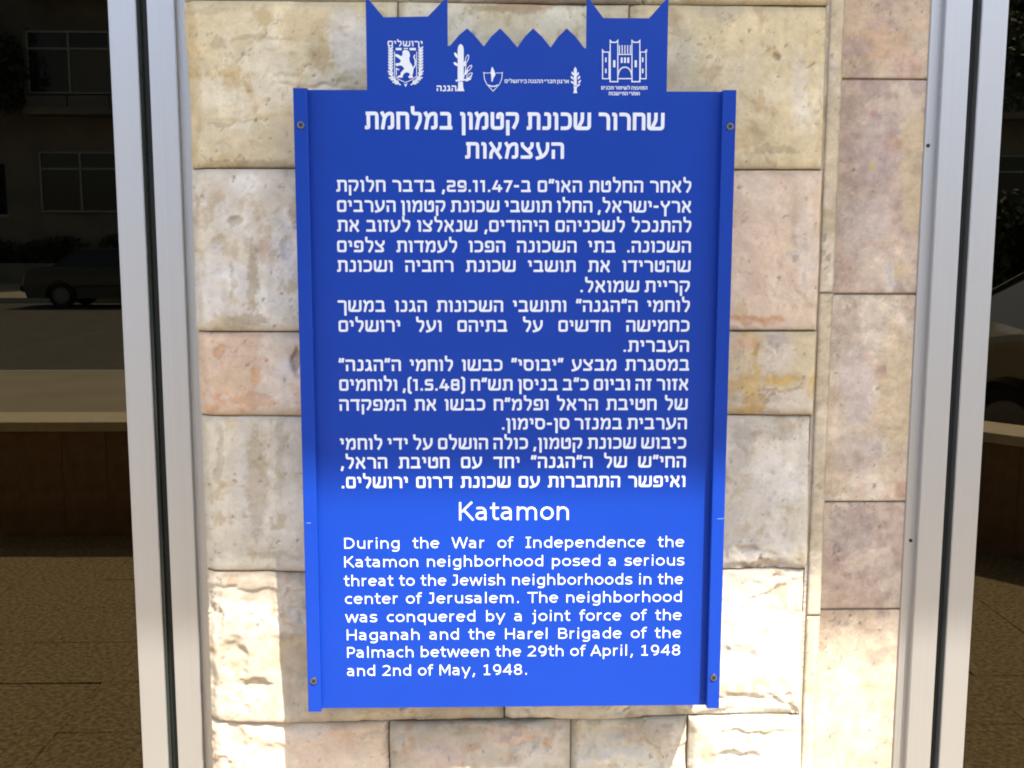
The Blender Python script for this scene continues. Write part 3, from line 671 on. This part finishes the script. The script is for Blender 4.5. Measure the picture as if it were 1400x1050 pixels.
for sgn in (-1, 1):                                    # laurel branches of the lion crest
    cxm = 478
    path = [(cxm+sgn*180, 330), (cxm+sgn*180, 400), (cxm+sgn*180, 470), (cxm+sgn*180, 540), (cxm+sgn*178, 610), (cxm+sgn*160, 672), (cxm+sgn*115, 718), (cxm+sgn*60, 755)]
    it.append(('s', z2(path), 1.6))
    for k in range(len(path)-1):
        for t in (0, .5):
            x = path[k][0]*(1-t)+path[k+1][0]*t; y = path[k][1]*(1-t)+path[k+1][1]*t
            d = math.degrees(math.atan2(path[k+1][1]-path[k][1], path[k+1][0]-path[k][0]))
            for q in (-1, 1):
                a = R(d+q*38); it.append(('p', z2(ell(x-math.cos(a)*20, y-math.sin(a)*20, 27, 10.5, d+q*38, 8))))
it.append(('s', z2([(345, 355), (345, 650), (400, 690), (478, 725), (556, 690), (610, 650), (610, 355)]), 1.0))
it.append(('s', z2([(360, 325), (430, 325)]), 3.2)); it.append(('s', z2([(525, 325), (600, 325)]), 3.2)); it.append(('s', z2([(455, 318), (505, 318)]), 1.5))
it.append(('p', z2([(478, 780), (500, 735), (478, 745), (456, 735)])))
lion = [(440, 352), (462, 335), (500, 338), (522, 362), (530, 400), (520, 440), (528, 480), (556, 520), (572, 566), (566, 610), (556, 640), (572, 668), (520, 674), (508, 652), (530, 640), (520, 612), (492, 602), (466, 612), (448, 634), (440, 668), (372, 664), (386, 644), (414, 640), (420, 604), (446, 576), (462, 560), (440, 528), (408, 520), (372, 530), (352, 510), (362, 492), (398, 494), (424, 470), (408, 446), (380, 424), (352, 410), (354, 384), (384, 388), (424, 412), (440, 396)]
it.append(('p', z2(lion)))
it.append(('s', z2([(566, 560), (592, 520), (594, 460), (576, 420), (590, 392)]), 1.8))
it.append(('s', z2([(366, 560), (366, 640)]), 1.2)); it.append(('s', z2([(360, 555), (400, 575)]), 1.6))
emblem('crest_emblem', it)
text_line('ירושלים', 530, 578, 30+292/8.75, 7.2, HEB, .22, rtl=True, justify=False, name='emblem_lettering')
it = [('p', z2([(1135, 262), (1162, 285), (1172, 330), (1172, 700), (1100, 700), (1100, 330), (1110, 285)])), ('s', z2([(1076, 703), (1205, 690)]), 2.4), ('p', z2([(1108, 715), (1160, 712), (1166, 790), (1182, 828), (1086, 828), (1104, 790)])),
      ('s', z2([(1160, 700), (1190, 600), (1200, 500)]), 1.2), ('s', z2([(1195, 690), (1250, 690), (1266, 640)]), 1.2)]
for (x, y, d, L_) in ((1212, 440, 108, 48), (1238, 556, 128, 46), (1240, 640, 140, 44), (1082, 400, 60, 40), (1078, 505, 40, 34), (1222, 690, 150, 34), (1186, 500, 100, 34), (1206, 600, 112, 36)):
    e = ell(x, y, L_, 16, d, 12)
    it.append(('s', z2(e), 1.05, True)) if L_ > 40 else it.append(('p', z2(e)))
emblem('sword_and_branch_emblem', it)
text_line('הגנה', 597, 624, 30+828/8.75, 7.4, HEB, .24, rtl=True, justify=False, name='emblem_lettering')
it = [('s', z3([(62, 368), (66, 420), (84, 460), (130, 510), (176, 460), (194, 420), (198, 368)]), .9), ('s', z3([(58, 376), (112, 376)]), .8), ('s', z3([(148, 376), (202, 376)]), .8),
      ('p', z3([(122, 328), (136, 352), (148, 388), (134, 412), (126, 440), (118, 440), (116, 400), (112, 370)])), ('s', z3([(92, 464), (116, 474), (142, 474), (166, 464)]), 1.6)]
emblem('shield_emblem', it)
text_line('ארגון חברי ההגנה בירושלים', 690, 778, 30+450/5.385, 4.6, HEB, .22, rtl=True, justify=False, name='emblem_lettering')
it = [('p', z3([(735, 330), (746, 350), (746, 470), (724, 470), (724, 350)])), ('p', z3([(722, 474), (750, 474), (744, 500), (750, 524), (720, 524), (726, 500)]))]
for (x, y, d) in ((716, 380, 60), (712, 412, 50), (752, 384, 120), (762, 410, 120), (766, 440, 130), (758, 466, 140), (714, 446, 40)): it.append(('p', z3(ell(x, y, 16, 7, d, 8))))
emblem('small_sword_emblem', it)
it = []
def rect(x0, y0, x1, y1, w=1.35): it.append(('s', z3([(x0, y0), (x1, y0), (x1, y1), (x0, y1)]), w, True))
rect(936, 222, 984, 418); rect(1214, 222, 1256, 418)
it.append(('s', z3([(992, 440), (992, 136), (1004, 150), (1036, 150), (1048, 136), (1048, 440)]), 1.6, True)); it.append(('s', z3([(1152, 440), (1152, 136), (1164, 150), (1198, 150), (1210, 136), (1210, 440)]), 1.6, True))
it += [('s', z3([(934, 222), (934, 204), (948, 222)]), 1.2), ('s', z3([(1244, 222), (1260, 204), (1260, 222)]), 1.2)]
for k in range(5): it.append(('s', z3([(1060+k*20, 172), (1060+k*20, 240)]), 1.3))
it.append(('s', z3([(1050, 240), (1150, 240)]), 1.3))
for k in range(3): it.append(('p', z3([(1070+k*24, 262), (1084+k*24, 262), (1084+k*24, 302), (1070+k*24, 302)])))
for (x, y0, y1) in ((1014, 282, 334), (1172, 282, 334)): it.append(('p', z3([(x, y0), (x+16, y0), (x+16, y1), (x, y1)])))
for x in (955, 1226):
    for y in (262, 344): it.append(('p', z3([(x, y), (x+10, y), (x+10, y+34), (x, y+34)])))
it.append(('s', z3(arc(1100, 395, 50, -62, 0, 180, 12)), 1.7)); it.append(('s', z3([(1052, 418), (1148, 418)]), 1.5))
emblem('gate_emblem', it)
text_line('המועצה לשימור מבנים', 822, 885, 30+498/5.385, 4.4, HEB, .22, rtl=True, justify=False, name='emblem_lettering')
text_line('ואתרי התיישבות', 832, 874.5, 30+540/5.385, 4.4, HEB, .22, rtl=True, justify=False, name='emblem_lettering')

# ================================================================== THE STREET MIRRORED IN THE GLASS
def D(d): return -(d-CAM_D)                            # distance along the mirrored ray -> y
M_GROUND = simple('dry_earth', (.20, .16, .11), .95, noise=.3, scale=.4)
M_PAVER = simple('brown_concrete_paver', (.33, .26, .16), .9, noise=.85, scale=52, bump=1.0, bscale=90)
M_JOINT = simple('paver_joint_sand', (.23, .19, .135), .95)
M_ASPH = simple('asphalt', (.085, .083, .08), .9, noise=.25, scale=2, bump=.4, bscale=120)
M_WALK = simple('light_concrete_walk', (.36, .33, .26), .9, noise=.15, scale=1.2, bump=.3)
M_KERB = simple('kerb_stone', (.42, .40, .36), .85, noise=.15, scale=6)
M_CAP = simple('cap_stone', (.68, .61, .48), .8, noise=.12, scale=9, bump=.3)
M_LOW = simple('brown_stone_facing', (.30, .20, .12), .85, noise=.3, scale=12, bump=.5)
def flat(name, x0, x1, y0, y1, z, m, parent=None):
    o = mesh_obj(name, [(x0, y0, z), (x1, y0, z), (x1, y1, z), (x0, y1, z)], [(0, 1, 2, 3)], m, parent); return o
tag(flat('ground', -400, 400, -400, 400, -.06, M_GROUND), kind='structure')
WALLY0 = D(5.56)
pav = box('pavement', -9, 9, WALLY0-.4, 0, -.05, -.008, M_JOINT); tag(pav, kind='structure')
bm = bmesh.new(); bx(bm, -.1992, .1992, -.1992, .1992, -.04, 0, .0015)
pm = bpy.data.meshes.new('paver'); bm.to_mesh(pm); bm.free(); pm.materials.append(M_PAVER)
for i in range(-10, 11):
    for j in range(10):
        x = i*.4; y = -.2-j*.4
        if y-.197 < WALLY0-.3: continue
        o = link('paver', pm, None, pav, (x+.004*random.uniform(-1, 1), y, random.uniform(-.0015, .0015)))
        o.rotation_euler = (random.uniform(-.006, .006), random.uniform(-.006, .006), random.choice((0, 1, 2, 3))*math.pi/2)
fp = flat('pavement_rest', -9, -4.2, WALLY0-.4, 0, -.003, M_PAVER); tag(fp, kind='structure')
fp = flat('pavement_rest', 4.2, 9, WALLY0-.4, 0, -.003, M_PAVER); tag(fp, kind='structure')
tag(box('sidewalk', -60, 60, D(12.9), WALLY0-.4, -.05, .0, M_WALK), kind='structure')
tag(box('kerb', -60, 60, D(13.05), D(12.9), -.1, .004, M_KERB, bev=.01), kind='structure')
tag(box('road', -60, 60, D(27.5), D(13.05), -.12, -.04, M_ASPH), kind='structure')
tag(box('kerb', -60, 60, D(27.7), D(27.5), -.1, .10, M_KERB, bev=.01), kind='structure')
tag(box('far_sidewalk', -60, 60, D(38), D(27.7), -.1, .09, M_WALK), kind='structure')
# low boundary wall, straight at the left and turning towards the building at the right
lw = empty('low_wall', 'low brown stone wall with a pale cap, mirrored in both windows', 'wall', (0, WALLY0, 0)); off = Vector(lw.location)
HW = .63
def wall_run(p, q, name_seed):
    p, q = Vector(p), Vector(q); L_ = (q-p).length; ang = math.atan2(q.y-p.y, q.x-p.x); n = max(1, round(L_/.235)); w = L_/n
    core = box('wall_core', 0, L_, -.28, -.03, -.04, HW-.055, M_MORTAR, lw); core.location = (p.x-off.x, p.y-off.y, 0); core.rotation_euler.z = ang
    bm = bmesh.new(); bx(bm, .0012, w-.0012, -.03, 0, -.03, HW-.06, .0015); me = bpy.data.meshes.new('facing_panel'); bm.to_mesh(me); bm.free(); me.materials.append(M_LOW)
    for i in range(n):
        o = link('facing_panel', me, None, lw); v = p+(q-p)*(i/n); o.location = (v.x-off.x, v.y-off.y, random.uniform(0, .004)); o.rotation_euler.z = ang
    m = max(1, round(L_/.95)); wc = L_/m
    bm = bmesh.new(); bx(bm, .001, wc-.001, -.32, .02, -.052, 0, .004); me = bpy.data.meshes.new('cap_stone'); bm.to_mesh(me); bm.free(); me.materials.append(M_CAP)
    for i in range(m):
        o = link('cap_stone', me, None, lw); v = p+(q-p)*(i/m); o.location = (v.x-off.x, v.y-off.y, HW+random.uniform(-.001, .001)); o.rotation_euler.z = ang
wall_run((-7, D(5.56)), (2.22, D(5.56)), 1)
wall_run((2.22, D(5.56)), (3.1, D(4.55)), 2)
wall_run((3.1, D(4.55)), (7, D(4.3)), 3)

# ---------- cars
def paint(name, col):
    m, nt, b = mat(name); b.inputs['Base Color'].default_value = (*col, 1); b.inputs['Metallic'].default_value = .3; b.inputs['Roughness'].default_value = .3
    b.inputs['Coat Weight'].default_value = .8; b.inputs['Coat Roughness'].default_value = .05
    n = N(nt, 'ShaderNodeTexNoise', Scale=9.0, Detail=4.0); g = N(nt, 'ShaderNodeTexCoord'); nt.links.new(g.outputs['Object'], n.inputs[0])
    mr = N(nt, 'ShaderNodeMapRange'); mr.inputs[3].default_value = .25; mr.inputs[4].default_value = .45; nt.links.new(n.outputs[0], mr.inputs[0]); nt.links.new(mr.outputs[0], b.inputs['Roughness'])
    return m
M_CARGL = simple('car_window_glass', (.02, .022, .024), .06, noise=0, spec=.8)
M_TYRE = simple('tyre_rubber', (.02, .02, .02), .85)
M_RIM = simple('wheel_trim', (.16, .16, .16), .5, metal=.3)
M_LAMP = simple('lamp_lens', (.5, .48, .45), .12); M_RED = simple('red_lens', (.25, .01, .01), .2); M_TRIM = simple('black_trim', (.02, .02, .02), .6)
def car(label, loc, rz, body_mat):
    root = empty('parked_car', label, 'car', loc, rz, group='cars parked along the street')
    L2, Wd = 2.15, .82
    up = [(-2.15, .55), (-2.10, .80), (-1.95, .90), (-1.15, .96), (1.25, .93), (2.0, .84), (2.12, .70), (2.15, .42)]     # +x = nose
    low = [(2.05, .22)]
    def arch(cx): return [(cx+.36*math.cos(R(a)), .30+.36*math.sin(R(a))) for a in range(-10, 191, 20)]
    prof = up + low + arch(1.30) + arch(-1.25) + [(-2.05, .24)]
    ys = [(-.84, -.05, .0), (-.80, 0, .03), (0, 0, .045), (.80, 0, .03), (.84, -.05, .0)]
    bm = bmesh.new(); rings = []
    for (y, inset, crown) in ys:
        ring = []
        for (x, z) in prof:
            k = 1+inset*.4*(abs(x) > 1.8); zz2 = z+(crown if z > .78 else 0)*(1 if y == 0 else .5) + (-.03 if inset and z > .8 else 0)
            ring.append(bm.verts.new((x*k, y*1.0, zz2)))
        rings.append(ring)
    n = len(prof)
    for a, b in zip(rings[:-1], rings[1:]):
        for i in range(n): bm.faces.new((a[i], a[(i+1) % n], b[(i+1) % n], b[i]))
    bm.faces.new(rings[0][::-1]); bm.faces.new(rings[-1])
    bmesh.ops.recalc_face_normals(bm, faces=bm.faces); bmesh.ops.triangulate(bm, faces=[f for f in bm.faces if len(f.verts) > 4])
    body = bmo('body', bm, body_mat, root)
    # greenhouse
    lo = [(-1.30, .93), (1.10, .93)]; hi = [(-.85, 1.37), (.40, 1.38)]
    bm = bmesh.new()
    a = [bm.verts.new(p) for p in ((-1.55, -.74, .93), (1.12, -.74, .92), (1.12, .74, .92), (-1.55, .74, .93))]
    b = [bm.verts.new(p) for p in ((-.95, -.58, 1.36), (.38, -.58, 1.37), (.38, .58, 1.37), (-.95, .58, 1.36))]
    for i in range(4): bm.faces.new((a[i], a[(i+1) % 4], b[(i+1) % 4], b[i]))
    bm.faces.new(b); bmesh.ops.recalc_face_normals(bm, faces=bm.faces); bmo('cabin_glass', bm, M_CARGL, root)
    bm = bmesh.new(); bx(bm, -1.0, .42, -.60, .60, 1.355, 1.405, .022, 2); bmo('roof', bm, body_mat, root)
    for s in (-1, 1):                                  # pillars
        for (x0, x1) in ((-1.50, -.93), (-.32, -.30), (1.08, .38)):
            V = []
            w = .05
            for (x, y, z) in ((x0, .755, .93), (x0+w, .755, .93), (x1+w, .592, 1.375), (x1, .592, 1.375)): V.append((x, s*y, z))
            for (x, y, z) in ((x0, .735, .93), (x0+w, .735, .93), (x1+w, .572, 1.375), (x1, .572, 1.375)): V.append((x, s*y, z))
            mesh_obj('pillar', V, [(0, 1, 2, 3), (7, 6, 5, 4), (0, 4, 5, 1), (1, 5, 6, 2), (2, 6, 7, 3), (3, 7, 4, 0)], body_mat, root)
        for x in (-.55, .45): box('door_handle', x-.08, x+.08, s*.845, s*.865, .76, .785, M_TRIM, root, .004)
        box('side_moulding', -.95, .95, s*.84, s*.856, .50, .55, M_TRIM, root, .004)
        box('wing_mirror', .82, .98, s*.80, s*.95, .93, 1.05, body_mat, root, .03, 2)
        box('headlight', 2.06, 2.135, s*.42, s*.76, .62, .76, M_LAMP, root, .02, 2)
        box('tail_light', -2.16, -2.09, s*.45, s*.78, .66, .82, M_RED, root, .02, 2)
        for cx in (1.30, -1.25):
            bm = bmesh.new(); bmesh.ops.create_cone(bm, cap_ends=True, segments=32, radius1=.30, radius2=.30, depth=.19)
            bmesh.ops.bevel(bm, geom=[e for e in bm.edges if len(e.link_faces) == 2 and any(len(f.verts) > 8 for f in e.link_faces)], offset=.03, segments=2, affect='EDGES')
            bmesh.ops.rotate(bm, verts=bm.verts, matrix=Matrix.Rotation(R(90), 3, 'X')); bmesh.ops.translate(bm, verts=bm.verts, vec=(cx, s*.73, .30)); w_ = bmo('wheel', bm, M_TYRE, root)
            bm = bmesh.new(); bmesh.ops.create_cone(bm, cap_ends=True, segments=24, radius1=.19, radius2=.19, depth=.02)
            for k in range(6):
                a_ = k*math.pi/3; bx(bm, -.012, .012, -.012, .012, .012, .018)
            bmesh.ops.rotate(bm, verts=bm.verts, matrix=Matrix.Rotation(R(90), 3, 'X')); bmesh.ops.translate(bm, verts=bm.verts, vec=(cx, s*.828, .30)); bmo('hub_cap', bm, M_RIM, w_)
    box('bumper', 2.02, 2.22, -.80, .80, .36, .54, M_TRIM, root, .04, 2); box('bumper', -2.22, -2.02, -.80, .80, .38, .56, M_TRIM, root, .04, 2)
    return root
M_C1 = paint('charcoal_car_paint', (.03, .034, .032)); M_C2 = paint('silver_beige_car_paint', (.20, .19, .145)); M_C3 = paint('dark_blue_car_paint', (.02, .03, .06))
def xd(px, d): # x of a point seen at photo column px, mirrored distance d (near the horizon)
    return math.tan(math.atan((px-700)/F_PX)+YAW)*d
cx_ = xd(22, 25.3)+2.2
car('charcoal saloon car by the far kerb, mirrored in the left window', (cx_, D(26.2), -.04), 0, M_C1)
c2 = car('pale beige saloon car behind the low wall, mirrored in the right window', (xd(1404, 7.2)+1.3-.05, D(8.0), 0), math.pi, M_C2)

# ---------- building across the street
M_OPP = simple('weathered_limestone', (.24, .21, .165), .9, noise=.25, scale=1.2, bump=.4)
M_OPP2 = simple('balcony_panel_grey', (.17, .16, .14), .85, noise=.15, scale=2)
M_FRAMEL = simple('pale_window_frame', (.36, .35, .32), .6); M_OWIN = simple('dark_window_pane', (.02, .022, .025), .1); M_SHUT = simple('slatted_shutter', (.14, .135, .12), .7)
OY = D(38); ZK = 1.14
opp = empty('apartment_building', 'dark stone apartment building across the street with glazed balconies, mirrored in the left window', 'building', (0, OY-6, 0)); OFF = -Vector(opp.location)
def op(n, *a, par=None, **k):
    a = list(a); a[4] *= ZK; a[5] *= ZK
    o = box(n, *a, par or opp, **k)
    if par is None: o.location = OFF
    return o
op('wall', -36, 28, OY-12, OY, 0, 10.2/ZK, M_OPP); op('roof_parapet', -36.2, 28.2, OY-12.2, OY+.15, 10.2/ZK, 10.7/ZK, M_OPP2)
bays = [xd(50, 37.2)+k*10.5 for k in range(-1, 4)]
for bxx in bays:
    for f in range(3):
        z = 2.1+f*3.42
        if f: 
            op('balcony_slab', bxx-.1, bxx+5.6, OY, OY+.95, z-.55, z-.35, M_OPP)
            for k in range(4): op('balcony_panel', bxx+k*1.38, bxx+k*1.38+1.34, OY+.80, OY+.90, z-1.45+.95, z+.0, M_OPP2, bev=.01)
        w_ = op('window', bxx, bxx+5.5, OY+.55 if f else OY+.02, OY+.62 if f else OY+.08, z+.06, z+1.85, M_OWIN)
        if f: op('balcony_cheek', bxx-.08, bxx, OY, OY+.8, z-.35, z+2.0, M_OPP); op('balcony_cheek', bxx+5.5, bxx+5.58, OY, OY+.8, z-.35, z+2.0, M_OPP)
        y0 = OY+.62 if f else OY+.08
        for k in range(5): op('window_frame', bxx+k*1.36-.0, bxx+k*1.36+.07, y0, y0+.05, z+.06, z+1.85, M_FRAMEL, par=None)
        for zq in (z+.06, z+1.32, z+1.80): op('window_rail', bxx+.07, bxx+5.44, y0+.002, y0+.04, zq, zq+.06, M_FRAMEL)
        if f: op('shutter', bxx+1.45, bxx+2.70, y0-.03, y0+.02, z+.12, z+1.30, M_SHUT)
    for f in range(3):
        z = 2.1+f*3.42; op('window', bxx-2.3, bxx-1.2, OY+.01, OY+.05, z, z+1.5, M_OWIN); op('window_sill', bxx-2.4, bxx-1.1, OY, OY+.12, z-.09, z, M_FRAMEL)
# low garden wall in front of it
op2 = box('garden_wall', -36, 28, D(37), D(36.7), 0, .75, M_OPP); tag(op2, 'low rough garden wall in front of the apartment building across the street', 'wall')

# ---------- planting
RXH = xd(1340, 12.4)
M_LEAF = simple('dark_green_leaves', (.045, .075, .025), .6, noise=.5, scale=3); M_LEAF2 = simple('olive_green_leaves', (.07, .09, .035), .6, noise=.5, scale=3); M_BARK = simple('grey_bark', (.10, .08, .06), .9, noise=.3, scale=9)
def leaves(name, blobs, n, size, m, parent, seed):
    rs = np.random.RandomState(seed); P = []
    tot = sum(b[3]*b[4]*b[5] for b in blobs)
    for (cx, cy, cz, rx, ry, rz) in blobs:
        k = int(n*rx*ry*rz/tot); v = rs.normal(size=(k, 3)); v /= np.linalg.norm(v, axis=1)[:, None]; v *= (rs.rand(k, 1)**.45)
        P.append(v*np.array((rx, ry, rz))+np.array((cx, cy, cz)))
    P = np.concatenate(P); k = len(P); d1 = rs.normal(size=(k, 3)); d1 /= np.linalg.norm(d1, axis=1)[:, None]; d2 = np.cross(d1, rs.normal(size=(k, 3))); d2 /= np.linalg.norm(d2, axis=1)[:, None]
    s = size*(.6+.8*rs.rand(k, 1)); V = np.stack([P-d1*s, P+d2*s*.5, P+d1*s, P-d2*s*.5], 1).reshape(-1, 3)
    F = np.arange(4*k).reshape(k, 4)
    me = bpy.data.meshes.new(name); me.vertices.add(4*k); me.vertices.foreach_set('co', V.astype(np.float32).ravel()); me.loops.add(4*k); me.loops.foreach_set('vertex_index', F.astype(np.int32).ravel())
    me.polygons.add(k); me.polygons.foreach_set('loop_start', np.arange(0, 4*k, 4, dtype=np.int32)); me.update(calc_edges=True)
    return link(name, me, m, parent)
def limb(bm, p, q, r0, r1, n=8):
    p, q = Vector(p), Vector(q); d = (q-p).normalized(); a = d.orthogonal().normalized(); b = d.cross(a)
    A_ = [bm.verts.new(p+(a*math.cos(2*math.pi*i/n)+b*math.sin(2*math.pi*i/n))*r0) for i in range(n)]
    B_ = [bm.verts.new(q+(a*math.cos(2*math.pi*i/n)+b*math.sin(2*math.pi*i/n))*r1) for i in range(n)]
    for i in range(n): bm.faces.new((A_[i], A_[(i+1) % n], B_[(i+1) % n], B_[i]))
def tree(label, x, y, h, r, seed, m, n=9000):
    root = empty('tree', label, 'tree', (x, y, 0), group='street trees'); rs = random.Random(seed)
    bm = bmesh.new(); limb(bm, (0, 0, -.1), (.05, .03, h*.42), .20, .13)
    bl = []
    for k in range(7):
        a = k*2*math.pi/7+rs.uniform(-.3, .3); rr = r*rs.uniform(.35, .65); zz3 = h*rs.uniform(.55, .85)
        e = (rr*math.cos(a), rr*math.sin(a), zz3); limb(bm, (.05, .03, h*.40), e, .09, .03)
        bl.append((*e, r*rs.uniform(.35, .5), r*rs.uniform(.35, .5), h*.13))
    bl.append((0, 0, h*.85, r*.5, r*.5, h*.15))
    bmo('trunk', bm, M_BARK, root); leaves('crown', bl, n, .10, m, root, seed)
tree('dark leafy street tree at the far left in the left window reflection', xd(3, 36)-1.5, D(36.2), 10.5, 2.6, 3, M_LEAF, 14000)
tree('dense dark street tree mirrored in the right window', xd(1400, 12.3)+1.6, D(12.0), 7.5, 3.0, 5, M_LEAF, 30000)
tree('olive street tree far behind the pale car', xd(1400, 24)+2, D(25), 9, 3.2, 8, M_LEAF2, 12000)
for i, (a, b, cz, m) in enumerate(((-30, -13.6, 1.2, M_LEAF), (-13.2, -6, 1.35, M_LEAF2), (-5, 4, 1.2, M_LEAF), (5, 22, 1.5, M_LEAF2))):
    bl = [(a+(b-a)*(k+.5)/8, D(37.45), cz-.2+.15*math.sin(k*2.1), (b-a)/13, .35, .55) for k in range(8)]
    lab = ('dark hedge at the left end below the apartment building', 'olive green hedge below the balconies behind the charcoal car', 'dark hedge below the middle of the apartment building', 'tall olive hedge at the right end of the apartment building')[i]
    o = leaves('hedge', bl, 7000, .09, m, None, 30+i); tag(o, lab, 'hedge')

bl = [(RXH+.3+k*.55, D(12.2), .95+.12*math.sin(k*2.3), .5, .4, 1.25) for k in range(9)]
o = leaves('hedge', bl, 16000, .07, M_LEAF, None, 77); tag(o, 'tall dark hedge behind the pale car, mirrored in the right window', 'hedge')
